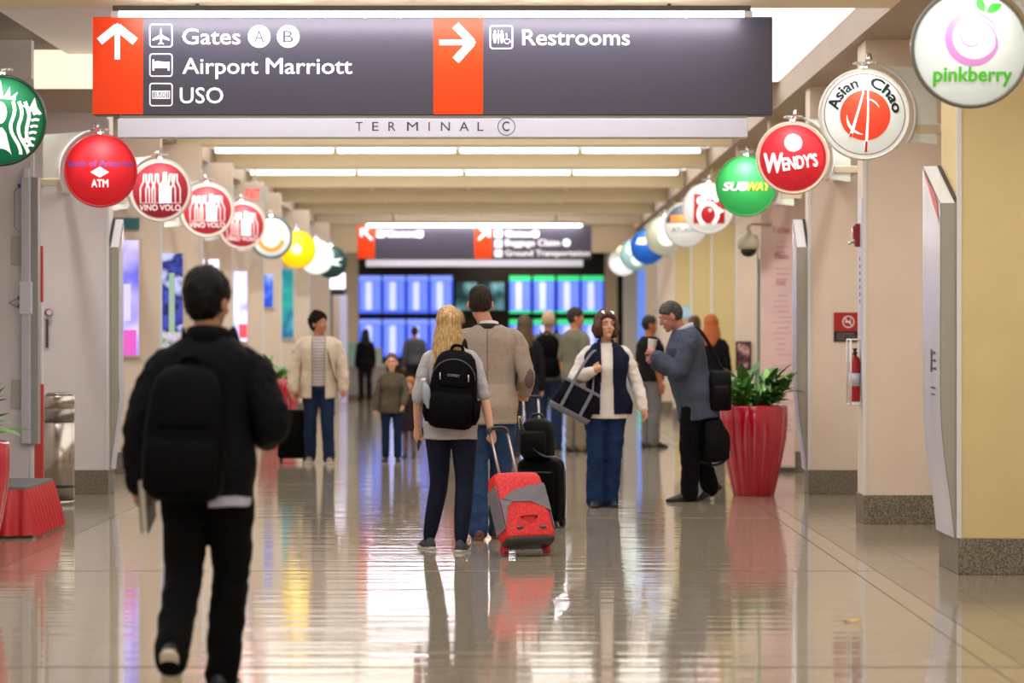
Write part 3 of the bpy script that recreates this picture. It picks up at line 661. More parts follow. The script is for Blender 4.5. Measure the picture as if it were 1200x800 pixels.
b = new(); tube(b, [(0, .02, .38), (-.01, .06, .36), (-.02, .062, .25), (-.02, .058, .12)], .008, 8); mk('hose', b, BLACKP, fe, True)
# dome security camera on a bracket
Zc = RZ[4]-.35
t = thing('security_camera', 'beige dome security camera hanging below the green sign', 'camera', P(877, 287, Zc))
b = new(); lathe(b, [(.01, .16), (.03, .155), (.035, .12), (.09, .10), (.115, .05), (.118, -.02), (.10, -.045), (.01, -.046)], 24); mk('housing', b, mat('camera_beige', '#b9ad93', .4), t, True)
b = new(); lathe(b, [(.085, -.045), (.08, -.08), (.05, -.115), (.005, -.125)], 24); mk('dome', b, mat('smoked_dome', '#120f0d', .08), t, True)
b = new(); tube(b, [(0, 0, .15), (0, 0, .2), (.04, .04, .22), (XR+.1-XP(877, Zc), .40, .22)], .016, 8); mk('bracket', b, mat('camera_beige', '#b9ad93', .4), t, True)

# ---------------------------------------------------------------- posters and boards on the pillar fronts
def poster_mat(name, cols, scale, s, seed=0, st=(1, 1, 1)):
    if name in MATS: return MATS[name]
    m = bpy.data.materials.new(name); m.use_nodes = True; MATS[name] = m; nt = m.node_tree; b = nt.nodes['Principled BSDF']; L = nt.links
    tc = nt.nodes.new('ShaderNodeTexCoord'); mp = nt.nodes.new('ShaderNodeMapping'); mp.inputs['Location'].default_value = (seed, seed*.7, seed*1.3); mp.inputs['Scale'].default_value = st
    n = nt.nodes.new('ShaderNodeTexNoise'); n.inputs['Scale'].default_value = scale; n.inputs['Detail'].default_value = 2
    r = nt.nodes.new('ShaderNodeValToRGB'); el = r.color_ramp.elements
    while len(el) < len(cols): el.new(.5)
    for i, c in enumerate(cols): el[i].position = .3+.42*i/max(1, len(cols)-1); el[i].color = (*lin(c), 1)
    L.new(tc.outputs['Object'], mp.inputs[0]); L.new(mp.outputs[0], n.inputs['Vector']); L.new(n.outputs[0], r.inputs[0])
    L.new(r.outputs[0], b.inputs['Base Color']); L.new(r.outputs[0], b.inputs['Emission Color']); b.inputs['Emission Strength'].default_value = s; b.inputs['Roughness'].default_value = .25
    return m
def poster(Z, x0, x1, y0, y1, m, name, label, cat, fm=ALU, parts=()):
    X0, X1, z0, z1 = XP(x0, Z), XP(x1, Z), ZP(y1, Z), ZP(y0, Z)
    t = thing(name, label, cat, ((X0+X1)/2, Z-.002, z0)); w, h = (X1-X0)/2, z1-z0
    bx('frame', (-w-.02, -.05, -.02), (w+.02, 0, h+.02), fm, t, world=False); bx('screen', (-w, -.056, 0), (w, -.0505, h), m, t, world=False)
    for nm, a, c, d, e, mm in parts: bx(nm, (-w+2*w*a, -.062, h*c), (-w+2*w*d, -.0565, h*e), mm, t, world=False)
    return t
poster(LZ[3], 118, 163, 282, 416, poster_mat('poster_violet', ['#6c6ce0', '#a8a0f8', '#cfc8ff', '#9a90f0'], 2.2, .8, 1), 'lit_poster', 'violet backlit poster on left pillar behind dark-jacketed man', 'poster', WALL,
       [('pink_panel', .45, 0, .95, .22, emis('poster_pink', '#d85cc0', .6)), ('white_patch', .35, .3, .8, .62, emis('poster_white', '#c4bcfa', .8))])
t = thing('shop_plaque', 'small dark teal plaque above the violet poster', 'sign', P(150, 262, LZ[3])); t.location.y = LZ[3]
bx('plaque', (-.28, -.04, -.06), (.12, 0, .06), mat('teal_plaque', '#2f6468', .3, emit=.15), t, world=False)
poster(LZ[4], 172, 215, 297, 412, poster_mat('poster_dark', ['#141c58', '#3c48b0', '#1c2468', '#c0c8ff', '#586848'], 3.5, .6, 5), 'lit_poster', 'dark blue backlit poster left of the walking man\'s head', 'poster', WALL,
       [('green_field', 0, .02, 1, .2, poster_mat('poster_green', ['#5a8a58', '#c8b8d8', '#88a060'], 9, .6, 2)), ('light_column', .62, .2, .78, .8, emis('poster_lime', '#98b8a0', .35))])
poster(LZ[5], 224, 240, 304, 330, emis('window_blue', '#d8dcff', 1.0), 'lit_window', 'small pale lit panel above the walking man\'s head', 'panel', WALL)
poster(LZ[5], 245, 257, 304, 328, emis('window_white', '#eef0ff', 1.1), 'lit_window', 'small white lit panel just right of the pale one', 'panel', WALL)
poster(LZ[6], 258, 290, 318, 400, poster_mat('poster_lilac', ['#8c8cf0', '#d8d4ff', '#e8e0ff', '#b0a8f8'], 3, .9, 9), 'lit_poster', 'lilac backlit poster right of the walking man\'s head', 'poster', WALL, [('red_patch', .7, .05, 1, .25, emis('poster_red', '#e05060', .7))])
poster(LZ[7], 300, 320, 322, 360, poster_mat('poster_tv', ['#1830a0', '#1c50c8', '#8ca8f8'], 4, .9, 3), 'wall_screen', 'small blue wall screen on the left pillar', 'screen', WHITE_P)
poster(LZ[8], 328, 344, 316, 396, poster_mat('poster_teal', ['#1c7890', '#30a8a0', '#186890', '#58c0c8'], 1.2, .5, 4), 'tall_banner', 'tall teal and blue banner on the left pillar', 'banner', WHITE_P)
PINK = mat('pink_board', '#e6c6c2', .5, var=.06, vscale=4)
t = poster(RZ[4], 893, 929, 205, 545, PINK, 'menu_board', 'tall pink menu board with fine print behind the planter', 'board', WALL)
w = (XP(929, RZ[4])-XP(893, RZ[4]))/2; h = ZP(205, RZ[4])-ZP(545, RZ[4]); random.seed(3)
for i in range(44):
    fz = .97-.02*i if i < 5 else .86-.0185*i
    if fz < .03 or random.random() < .2: continue
    a = random.uniform(.3, .5); c = random.uniform(.7, .98)
    bx('print_line', (-w+2*w*a, -.0585, h*fz), (-w+2*w*c, -.0565, h*fz+.011), mat('menu_ink', '#cfaab0', .5) if i % 3 else mat('menu_red', '#d898a0', .5), t, world=False)
for i, (a, c) in enumerate(((.35, .9), (.4, .85), (.45, .75))):
    b = fit(text_bm(('Kitchen', 'Menu', 'Fresh')[i], .02), -w+2*w*a, -w+2*w*c, h*(.80-.09*i), .07); mk('lettering', upright(b, (0, -.0590, 0)), mat('menu_rose', '#cc7a8c', .5), t)
poster(RZ[5], 864, 878, 402, 432, poster_mat('poster_brown', ['#281c24', '#603848', '#b08878', '#403048'], 9, .25, 2), 'framed_notice', 'small dark framed notice on right pillar above the plant', 'notice', BLACKP)

# ---------------------------------------------------------------- left foreground fittings
Zl = LZ[1]
t = thing('video_column', 'tall grey aluminium column with blue cable clips at the left edge', 'column', (XP(36, Zl), Zl-.02, ZP(520, Zl)))
hh = ZP(208, Zl)-ZP(520, Zl); k = Zl/F
bx('back_rail', (-1*k, -.02, 0), (9.5*k, .10, hh), mat('rail_grey', '#9c9a98', .4, .3), t, .004, world=False)
bx('front_rail', (-10*k, -.05, 0), (1*k, .08, hh), mat('rail_pale', '#c2c2c8', .35, .3), t, .01, world=False)
bx('coupling', (-11.5*k, -.06, hh-1.05), (3*k, .09, hh-.80), mat('rail_pale2', '#cfd0d8', .35), t, .008, world=False)
bx('top_bracket', (-7*k, -.02, hh), (-1*k, .02, hh+.07), WHITE_P, t, world=False)
for z in (hh-.08, hh-.94, hh-1.0): bx('cable_clip', (-14*k, -.03, z), (-9.5*k, .01, z+.03), mat('blue_clip', '#2c4c9c', .4), t, .004, world=False)
for z0, z1, r in ((hh-.07, hh-.42, 5), (hh-.92, hh-1.0, 11)):
    b = new(); tube(b, [(-13*k, -.02, z0), (-(13+r)*k, -.02, z0-.04), (-(13+r)*k, -.02, z1+.04), (-12*k, -.02, z1)], .004, 6); mk('cable', b, mat('cable_grey', '#8c8c94', .4), t, True)
for z in (hh-.45, hh-1.55): bx('wall_bracket', (-22*k, .0, z-.22), (-11*k, .02, z), mat('bracket_grey', '#b4b0a8', .5), t, .004, world=False)
t = thing('banner_board', 'tall narrow red and white board behind the grey column', 'board', (XP(44, 23.1), 23.1, 0))
k = 23.1/F
for nm, a, c, z0, z1, m_ in (('red_base', -6, 6.5, .0, ZP(450, 23.1), RED_P), ('white_band', 0, 5.5, ZP(450, 23.1), ZP(354, 23.1), WHITE_P), ('red_top', 0.5, 6, ZP(354, 23.1), ZP(288, 23.1), RED_P), ('white_foot', -13, -6, .0, ZP(520, 23.1), WHITE_P)):
    bx(nm, (a*k, 0, z0), (c*k, .05, z1), m_, t, world=False)
t = thing('wall_gong', 'small round red and white bell with dark cord on left pillar', 'bell', P(57, 366, LZ[2]-.03))
b = new(); cyl(b, (0, -.04, 0), (0, .028, 0), .032, n=16); mk('body', b, mat('bell_maroon', '#7c2438', .4), t); b = new(); cyl(b, (.01, -.05, 0), (.01, -.041, 0), .024, n=16); mk('disc', b, WHITE_P, t)
bx('cord', (-.028, 0, -.32), (-.006, .028, -.06), mat('cord_dark', '#4c3c44', .5), t, world=False)
# steel litter bin
Zt = 24.75
t = thing('litter_bin', 'tall brushed steel cylindrical litter bin by the left pillar', 'bin', (XP(69.5, Zt), Zt, 0))
STEEL = mat('brushed_steel', '#b5aca0', .25, 1, var=.08, vscale=6, stretch=(1, 1, 30)); STEEL2 = mat('brushed_steel_dark', '#8c857c', .3, 1)
rb = 17.6*Zt/F
for nm, z0, z1, m_ in (('foot_ring', 0, .04, STEEL), ('body', .06, .70, STEEL), ('dark_band', .70, .82, STEEL2), ('top_band', .82, .93, STEEL)):
    b = new(); lathe(b, [(rb*.5, z0), (rb, z0), (rb, z1), (rb*.5, z1)], 32); mk(nm, b, m_, t, True).data.polygons.foreach_set('use_smooth', [False]*0 or [len(p.vertices) == 4 for p in t.children[-1].data.polygons])
for z in (.05, .16):
    b = new(); lathe(b, [(rb*1.004, z-.012), (rb*1.004, z+.012)], 32); mk('black_ring', b, BLACKP, t, True)
b = new(); lathe(b, [(.001, .93), (rb*.95, .93), (rb*.8, .955), (.001, .96)], 32); mk('lid', b, STEEL2, t, True)
# low platform with red ruffled skirt
Zs = 21.4
t = thing('skirted_platform', 'low platform with grey top and red ruffled skirt at left', 'platform', (-4.25, Zs, 0))
bx('platform_top', (-.75, -.7, .33), (.78, .55, .365), mat('felt_grey', '#6d6a66', .8), t, .008, world=False)
rows = []
path = [(-.75, -.70), (.78, -.70), (.78, .55)]; pts = []
for (a, c), (d, e) in zip(path, path[1:]):
    n = int(math.hypot(d-a, e-c)/.012)
    for i in range(n): q = i/n; pts.append((a+(d-a)*q, c+(e-c)*q, (0, -1) if c == e else (1, 0)))
for z, fl_ in ((.345, .008), (.30, .018), (.2, .03), (.1, .04), (.02, .045)):
    rows.append([(x+nx*(fl_*(.6+.6*math.sin(i*.55+.4*math.sin(i*.13)))+.06*(1-z/.345)), y+ny*(fl_*(.6+.6*math.sin(i*.55+.4*math.sin(i*.13)))+.06*(1-z/.345)), z) for i, (x, y, (nx, ny)) in enumerate(pts)])
b = new(); grid_sheet(b, rows); mk('skirt', b, mat('red_satin', '#b8161c', .45), t, True)

# ---------------------------------------------------------------- red fluted planters with leafy plants
LEAFM = [mat('leaf_green', '#5c8c40', .4, var=.25, vscale=8), mat('leaf_light', '#86b45c', .4, var=.25, vscale=8), mat('leaf_dark', '#466e36', .4, var=.2, vscale=8)]
RED_GL = mat('glossy_red_fibreglass', '#b8062e', .1, coat=.9)
def leaf_mesh(i):
    random.seed(i); L = random.uniform(.26, .42); W = random.uniform(.022, .036); dr = random.uniform(.10, .34)
    b = new(); rows = []
    for k in range(9):
        q = k/8; y = L*q*(1-.25*q*dr*2); z = L*(.55*q-dr*2.2*q*q); wd = W*math.sin(math.pi*min(1, .12+q*.88))**.7*(1 if k < 8 else .05)
        rows.append([(-wd, y, z+wd*.35), (0, y, z), (wd, y, z+wd*.35)])
    grid_sheet(b, rows); me = bpy.data.meshes.new('leaf'); b.to_mesh(me); b.free(); shade(me, True); me.materials.append(LEAFM[i % 3]); return me
LEAVES = [leaf_mesh(i) for i in range(9)]
def planter(x, y, label, plabel, nl, seed, spread=.9, sc=1.0):
    t = thing('planter', label, 'planter', (x, y, 0), 0, 'red planters')
    pr = [(.001, 0), (.185, 0), (.19, .01), (.225, .16), (.265, .34), (.30, .52), (.312, .66), (.310, .80), (.300, .815), (.285, .80), (.28, .74), (.001, .74)]
    def fold(a, z): return -.075*(1-abs(math.sin(a*7))**.55)*min(1, max(0, (.815-z)/.12))
    b = new(); lathe(b, pr[1:-2], 216, fold=fold); mk('pot', b, RED_GL, t, True)
    b = new(); lathe(b, [(.001, .72), (.286, .72), (.28, .74), (.001, .755)], 24); mk('soil', b, mat('potting_soil', '#2c2018', .95, bump=.5, bscale=40), t)
    p = thing('leafy_plant', plabel, 'plant', (x, y, .74), 0, 'plants in the red planters')
    random.seed(seed)
    tops = []
    for i in range(16):
        a = random.uniform(0, 6.28); q = random.uniform(.04, .24)*sc; hz = random.uniform(.10, .30)*sc
        e = Vector((q*math.cos(a), q*math.sin(a), hz)); tops.append((e, a))
        b = new(); tube(b, [(e.x*.35, e.y*.35, 0), (e.x*.6, e.y*.6, hz*.6), tuple(e)], [.008, .006, .004], 6); mk('stem', b, LEAFM[1], p, True)
    for i in range(nl):
        o = bpy.data.objects.new('leaf', random.choice(LEAVES)); link(o); o.parent = p
        e, a0 = tops[i % 16]; q = random.uniform(.25, 1.0); a = a0+random.uniform(-1.6, 1.6)
        o.location = (e.x*(.35+.65*q), e.y*(.35+.65*q), e.z*q); k = random.uniform(.55, .95)*sc; o.scale = (k*1.25, k, k)
        o.rotation_euler = (random.uniform(-.15, .85)*spread, random.uniform(-.4, .4), a-math.pi/2)
planter(2.18, 26.2, 'glossy red fluted planter beside the man with the paper cup', 'green leafy plant in the right-hand red planter', 280, 5)
planter(-3.31, 17.3, 'glossy red fluted planter cut off at the left edge', 'spiky green plant at the left edge', 80, 8, 1.1)
planter(-3.35, 41.6, 'red planter far off beside the beige-jacketed man', 'green plant far off beside the beige-jacketed man', 60, 11)

# ---------------------------------------------------------------- exit sign, far hall
Ze = 40.0
t = thing('exit_sign', 'red lit exit sign under the left soffit', 'sign', P(299, 227, Ze))
u = Ze/F; bx('box', (-13*u, 0, -9*u), (14*u, .06, 9*u), WHITE_P, t, world=False)
b = fit(text_bm('EXIT', .03), -11*u, 6*u, -6*u, 12*u); mk('lettering', upright(b, (0, -.003, 0)), emis('exit_red', '#ff3a24', 1.6), t)
bx('mount', (-.02, .01, 9*u), (.02, .05, ZC+.02-t.location.z), WHITE_P, t, world=False)

# flight information screens at the far end
Zd = 78.0; u = Zd/F
SB = emis('screen_blue', '#4866f0', 1.15); SW = emis('screen_white', '#c4ccff', 1.2); SG = emis('screen_green', '#38c878', 1.2); SM = emis('screen_mid', '#7c92fa', 1.15)
names = ['first', 'second', 'third', 'fourth']
def screen(x0, x1, y0, y1, label, green):
    t = thing('flight_screen', label, 'screen', P((x0+x1)/2, (y0+y1)/2, Zd), 0, 'flight information screens'); w, h = (x1-x0)/2*u, (y1-y0)/2*u
    bx('bezel', (-w-.03, -.08, -h-.03), (w+.03, .1, h+.03), BLACKP, t, world=False); bx('picture', (-w, -.085, -h), (w, -.0805, h), SB, t, world=False)
    bx('header', (-w, -.09, h*.72), (w, -.0855, h), SG if green else SM, t, world=False)
    if green: bx('footer', (-w, -.09, -h), (w, -.0855, -h*.86), SG, t, world=False)
    for a, c, m_ in ((-.8, -.55, SM), (-.42, .16, SW), (.30, .46, SM), (.6, .8, SM)): bx('text_column', (w*a, -.09, -h*.82), (w*c, -.0855, h*.66), m_, t, world=False)
for r, (y0, y1) in enumerate(((323, 367), (374, 418))):
    for c, (x0, x1) in enumerate(((421, 447), (449, 475), (477, 502), (504, 530))): screen(x0, x1, y0, y1, '%s blue flight screen from the left, %s row' % (names[c], ('upper', 'lower')[r]), False)
    for c, (x0, x1) in enumerate(((597, 622), (625, 650), (653, 679), (681, 707))): screen(x0, x1, y0, y1, '%s green-headed flight screen from the left, %s row' % (names[c], ('upper', 'lower')[r]), True)
for i, (x0, x1) in enumerate(((533, 560), (563, 592))):
    t = thing('map_screen', ('dark weather map screen left of the tall man\'s head', 'dark weather map screen right of the tall man\'s head')[i], 'screen', P((x0+x1)/2, 347, Zd), 0, 'map screens'); w = (x1-x0)/2*u
    bx('bezel', (-w, -.08, -17*u), (w, .1, 17*u), BLACKP, t, world=False); bx('picture', (-w+.03, -.085, -16*u), (w-.03, -.0805, 16*u), poster_mat('map', ['#0c1c24', '#1c3844', '#5890a0', '#c0e0e8'], 1.4, .6, 7), t, world=False)
dw = bx('screen_wall', P(412, 460, Zd+.1), (XP(712, Zd), Zd+.3, ZP(302, Zd)), mat('screen_wall_black', '#1c1714', .5)); tag(dw, 'black display wall carrying the flight screens', 'wall panel')
dw2 = bx('wall_panel', (XP(412, Zd), Zd+.05, 0), (XP(712, Zd), Zd+.3, ZP(418, Zd)-.1), mat('wall_brown', '#5c4a3c', .6)); tag(dw2, 'brown panel beneath the flight screens', 'wall panel')
# white column and dark shop opening to the right of the screens
t = tag(bx('white_column', (XP(731, 66), 66, 0), (XP(747, 66), 66.4, ZB), mat('white_column', '#e6e4ea', .5)), 'white column right of the flight screens', 'column')
tag(bx('beige_wall_return', (XP(709, 70), 70, 0), (XP(731, 66), 70.3, ZB), WALL), 'beige wall end right of the flight screens', 'wall panel')
t = thing('advert_column', 'narrow blue and green lit panel right of the white column', 'advert', (XP(752, 66), 66, 0)); u6 = 66/F
bx('panel', (-5*u6, 0, .65), (5*u6, .1, 3.1), emis('panel_blue', '#6488e8', .9), t, world=False); bx('green_panel', (-5*u6, 0, .0), (5*u6, .1, .65), emis('panel_green', '#50c890', .9), t, world=False)
tag(bx('dark_shopfront', (XP(758, 64), 64, 0), (XP(800, 64), 64.2, ZP(300, 64)), mat('shop_black', '#14100e', .4)), 'black shopfront opening at the far right end', 'shopfront')
tag(bx('beige_column', (XP(404, 66), 66, 0), (XP(419, 66), 66.4, ZB), WALL), 'beige column left of the flight screens', 'column')
# counter and kiosk by the left end
t = thing('service_counter', 'pale grey service counter at the far left', 'counter', (XP(421, 65), 65, 0)); u6 = 65/F
bx('counter_body', (-29*u6, 0, .1), (30*u6, .7, .74), mat('counter_grey', '#b4aeae', .5), t, world=False); bx('counter_top', (-30*u6, -.04, .74), (31*u6, .74, .78), WHITE_P, t, world=False); bx('kick_board', (-28*u6, .03, 0), (29*u6, .6, .1), mat('kick_tan', '#9c8468', .6), t, world=False)
for x, wd, h_, c, nm, lb in ((412, 9, 26, '#8cb4ac', 'cup_dispenser', 'teal dispenser on the pale counter'), (427, 15, 24, '#f0dcf4', 'counter_card', 'white and pink card on the pale counter'), (443, 8, 20, '#a8b8ac', 'canister', 'grey green canister on the pale counter')):
    b = new(); box(b, (-wd/2*u6, -.08, 0), (wd/2*u6, .1, h_*u6), .02); o = mk(nm, b, mat('c_'+nm, c, .4, emit=.1)); o.location = (XP(x, 65), 65.2, .782); tag(o, lb, nm.split('_')[-1])
t = thing('shop_fascia', 'white lit shop fascia above the far left kiosk', 'sign', P(383, 329, 61)); u6 = 61/F
bx('lit_board', (-21*u6, -.1, -9*u6), (21*u6, .1, 9*u6), emis('fascia_white', '#f4f0ff', 2.2), t, world=False); bx('post', (-20*u6, .02, -2.6+.0), (-18*u6, .08, -9*u6), WHITE_P, t, world=False); bx('rail', (-30*u6, 0, -12*u6), (24*u6, .1, -9.5*u6), mat('fascia_rail', '#6c6058', .5), t, world=False)
t = thing('kiosk', 'pale kiosk shelves behind the beige-jacketed man', 'kiosk', (XP(384, 62), 62, 0)); u6 = 62/F
for nm, a, c, m_ in (('white_side', -19, -4, mat('kiosk_white', '#e8e0ec', .5, emit=.2)), ('brown_shelf', -4, 6, mat('kiosk_brown', '#8c6858', .6, var=.3, vscale=6)), ('cream_side', 6, 14, WALL), ('lilac_side', 14, 22, mat('kiosk_lilac', '#c8c4e4', .4, emit=.3))):
    bx(nm, (a*u6, 0, 0), (c*u6, .3, 2.3), m_, t, world=False)

# dropped leaf on the floor, pale roundel on a far pillar
b = new(); rows = []
for k in range(7):
    q = k/6; wd = .022*math.sin(math.pi*(.05+.9*q)); rows.append([(-.04+.09*q, -wd, .004+.012*abs(q-.5)), (-.04+.09*q, 0, .002+.006*q), (-.04+.09*q, wd, .006+.014*q*q)])
grid_sheet(b, rows); o = mk('fallen_leaf', b, mat('leaf_yellow', '#c9a020', .5)); o.location = (XP(998, 14.63), 14.63, .001); tag(o, 'small yellow fallen leaf on the polished floor', 'leaf')
t = thing('wall_roundel', 'small pale blue roundel behind the head of the man with the paper cup', 'sign', P(803, 366, RZ[8]-.004))
b = new(); cyl(b, (0, -.03, 0), (0, .004, 0), .115, n=28); mk('disc', b, mat('roundel_blue', '#9cc4e0', .4), t); b = new(); cyl(b, (0, -.034, 0), (0, -.0305, 0), .085, n=28); mk('centre', b, mat('roundel_pale', '#b8dcf0', .4), t)
# ---------------------------------------------------------------- people
def SK(c): return mat('skin_'+c.strip('#'), c, .5, var=.05, vscale=30)
def rotX(a): return Matrix.Rotation(a, 4, 'X')
def rotZ(a): return Matrix.Rotation(a, 4, 'Z')
def rotY(a): return Matrix.Rotation(a, 4, 'Y')
rad = math.radians
TORSO_M = [(.86, .150, .110, -.005), (.93, .165, .118, -.012), (1.00, .160, .112, -.006), (1.08, .150, .104, 0), (1.16, .152, .106, .004), (1.26, .165, .114, .004), (1.35, .175, .112, -.002), (1.41, .165, .098, -.012), (1.455, .115, .072, -.016), (1.485, .062, .056, -.016)]
TORSO_F = [(.86, .160, .115, -.01), (.93, .172, .124, -.016), (1.00, .155, .110, -.008), (1.08, .128, .094, 0), (1.16, .130, .096, .004), (1.26, .145, .114, .014), (1.35, .152, .102, .0), (1.41, .142, .088, -.010), (1.455, .095, .064, -.014), (1.485, .052, .048, -.014)]
class Person:
    """skeleton in a 1.75 m frame: +Y is where the person faces, +X is their right"""
    def __init__(s, label, loc, rz, h=1.75, sex='m', bulk=1., lean=0, side=0, twist=0, head=(0, 0, 0), headoff=(0, 0, 0), arms=None, legs=None, vox=.010, skin='#c89678', hands=('relax', 'relax'), headscale=1., name='person', shz=1.385):
        s.h = h/1.75; s.sex = sex; s.bulk = bulk; s.vox = vox
        s.t = thing(name, label, 'person', loc, rz); s.rz = rz; s.loc = loc
        s.t.scale = (1, 1, 1); s.skin = SK(skin)
        piv = Matrix.Translation((0, 0, .97))
        s.U = piv @ rotZ(rad(twist)) @ rotY(rad(side)) @ rotX(-rad(lean)) @ piv.inverted()
        w = .185 if sex == 'm' else .160
        s.sh = [s.U @ Vector((sd*w*(.5+.5*bulk), -.012, shz)) for sd in (-1, 1)]
        s.arms = []
        for i in (0, 1):
            sd = (-1, 1)[i]; e, wr = (arms or [None, None])[i] or (None, None)
            e = Vector(e) if e else s.sh[i]+Vector((sd*.05, -.02, -.28)); wr = Vector(wr) if wr else e+Vector((sd*.01, .05, -.245))
            s.arms.append((s.sh[i], e, wr))
        s.legs = []
        for i in (0, 1):
            sd = (-1, 1)[i]; d = (legs or [None, None])[i] or {}
            hip = Vector((sd*.092, 0, .90)); a = Vector(d.get('a', (sd*.10, 0, .085))); k = Vector(d.get('k', (hip+a)/2+Vector((sd*.005, .03, .03))))
            s.legs.append((hip, k, a, d.get('yaw', sd*-8), d.get('pitch', 0)))
        s.hc = s.U @ Vector((0, .0, 1.632))+Vector(headoff)
        y, p, r = head; s.HM = Matrix.Translation(s.hc) @ rotZ(rad(y)) @ rotX(rad(p)) @ rotY(rad(r)) @ Matrix.Diagonal((headscale, headscale, headscale, 1))
        s.hands = hands
        s.grips = [None, None]
        s.body()
    def fin(s, me, name, m, parent=None):
        me.transform(Matrix.Scale(s.h, 4)); return mko(name, me, m, parent or s.t, True)
    def finb(s, b, name, m, parent=None, smooth=True):
        bmesh.ops.scale(b, vec=(s.h,)*3, verts=b.verts); return mk(name, b, m, parent or s.t, smooth)
    def torso(s, b, off=0., z0=None, z1=9, flare=0., k=None):
        T = TORSO_M if s.sex == 'm' else TORSO_F; rings = []
        T = [q for q in T if q[0] <= z1]
        def at(z):
            if z <= T[0][0]: return (T[0][1], T[0][2], T[0][3])
            for A, B in zip(T, T[1:]):
                if A[0] <= z <= B[0]:
                    q = (z-A[0])/(B[0]-A[0]); return tuple(A[j]+(B[j]-A[j])*q for j in (1, 2, 3))
            return T[-1][1:]
        z0 = z0 if z0 is not None else T[0][0]; zz = []; z = z0
        while z < T[-1][0]-.03: zz.append(z); z += .04
        zz += [T[-2][0], T[-1][0]] if z1 > 2 else []
        for z in sorted(set(zz)):
            rx, ry, yc = at(z); fl_ = flare*max(0, (1.08-z)/.3); kk = s.bulk if z < 1.38 else 1+(s.bulk-1)*.5
            belly = (s.bulk-1)*.12*max(0, 1-abs(z-1.1)/.22)
            rings.append(sect(b, (0, yc+belly, z), rx*kk+off+fl_, ry*kk+off+fl_*.8+belly, 28, 2.3, s.U))
        loft(b, rings)
    def arm(s, b, i, r=(.050, .047, .041, .036, .027), off=0., stop=1.0, n=12):
        S, E, W = s.arms[i]; k = .7+.3*s.bulk if s.sex == 'm' else .86
        inn = S+(s.U.to_3x3() @ Vector((-.07 if i else .07, 0, .022)))
        pts = [inn, S, S.lerp(E, .5), E, E.lerp(W, .4), W]; rr = [r[0]*.95, r[0], r[1], r[2], r[3]*1.06, r[4]]
        rr = [q*k+off for q in rr]
        if stop < 1:                                         # short sleeve: stop as share of the whole arm
            full = [(pts[j], rr[j]) for j in range(6)]; cut = []
            l = [(full[j+1][0]-full[j][0]).length for j in range(5)]; tot = sum(l)*stop; acc = 0; cut.append(full[0])
            for j in range(5):
                if acc+l[j] < tot: cut.append(full[j+1]); acc += l[j]
                else:
                    q = (tot-acc)/l[j]; cut.append((full[j][0].lerp(full[j+1][0], q), full[j][1]+(full[j+1][1]-full[j][1])*q)); break
            pts, rr = [c[0] for c in cut], [c[1] for c in cut]
        tube(b, smooth_path(pts), resample(rr, len(smooth_path(pts))), n, ball=True)
    def hand(s, b, i):
        S, E, W = s.arms[i]; d = (W-E).normalized(); mode = s.hands[i]; sd = (-1, 1)[i]
        k = .9 if s.sex == 'f' else 1.
        # palm normal: towards the body unless given
        n0 = Vector((-sd, .25, 0)) if not isinstance(mode, tuple) else Vector(mode[1])
        n = (n0-d*n0.dot(d)).normalized(); q = d.cross(n).normalized()
        kind = mode if isinstance(mode, str) else mode[0]
        fwd = q if q.dot(Vector((0, 1, 0))) > 0 else -q           # thumb side = forward / up
        if isinstance(mode, tuple) and len(mode) > 2: fwd = q if q.dot(Vector(mode[2])) > 0 else -q
        o = W
        tube(b, [o-d*.02, o+d*.03, o+d*.07, o+d*.09], [.026*k, .034*k, .036*k, .03*k], 12, ball=True, flat=(1, 1) if False else None)
        curl = {'relax': (18, 25, 20), 'grip': (75, 80, 60), 'hold': (48, 52, 40), 'flat': (5, 8, 6)}[kind]
        for j, (off, L) in enumerate(((.030, .072), (.010, .082), (-.011, .076), (-.031, .060))):
            p = o+d*.088*k+fwd*off*k; a = 0; pts = [o+d*.055*k+fwd*off*.8*k, p]
            for seg, c in zip((.45, .32, .23), curl):
                a += rad(c); p = p+(d*math.cos(a)+n*math.sin(a))*L*seg*k; pts.append(p)
            tube(b, pts, [.0105*k, .0100*k, .0096*k, .0088*k, .0075*k], 8, ball=True)
        tp = o+d*.025*k+fwd*.026*k; td = (d*.62+fwd*.62+n*.45).normalized(); t2 = (d*.8+fwd*.15+n*(.9 if kind in ('grip', 'hold') else .45)).normalized()
        tube(b, [tp, tp+td*.035*k, tp+td*.035*k+t2*.03*k, tp+td*.035*k+t2*.052*k], [.014*k, .0115*k, .0105*k, .008*k], 8, ball=True)
        s.grips[i] = (o+d*.085*k+n*.035*k)*s.h
        s.hframe = getattr(s, 'hframe', {}); s.hframe[i] = (d, n, fwd)
    def leg(s, b, i, r=(.080, .070, .050, .044, .032), off=0., end=1.0, calf=True):
        hip, K, A, _, _ = s.legs[i]; k = (.55+.45*s.bulk)
        back = Vector((0, -.012, 0))
        pts = [hip+Vector((0, 0, .04)), hip.lerp(K, .35), K, K.lerp(A, .35)+back, K.lerp(A, end)]
        rr = [r[0]*k+off, r[1]*k+off, r[2]*k+off, r[3]*k+off, r[4]+off]
        sp = smooth_path(pts); tube(b, sp, resample(rr, len(sp)), 14, ball=True)
    def foot_m(s, i):
        hip, K, A, yaw, pitch = s.legs[i]; return Matrix.Translation(A) @ rotZ(rad(yaw)) @ rotX(rad(pitch)) @ Matrix.Translation((0, 0, -.085))
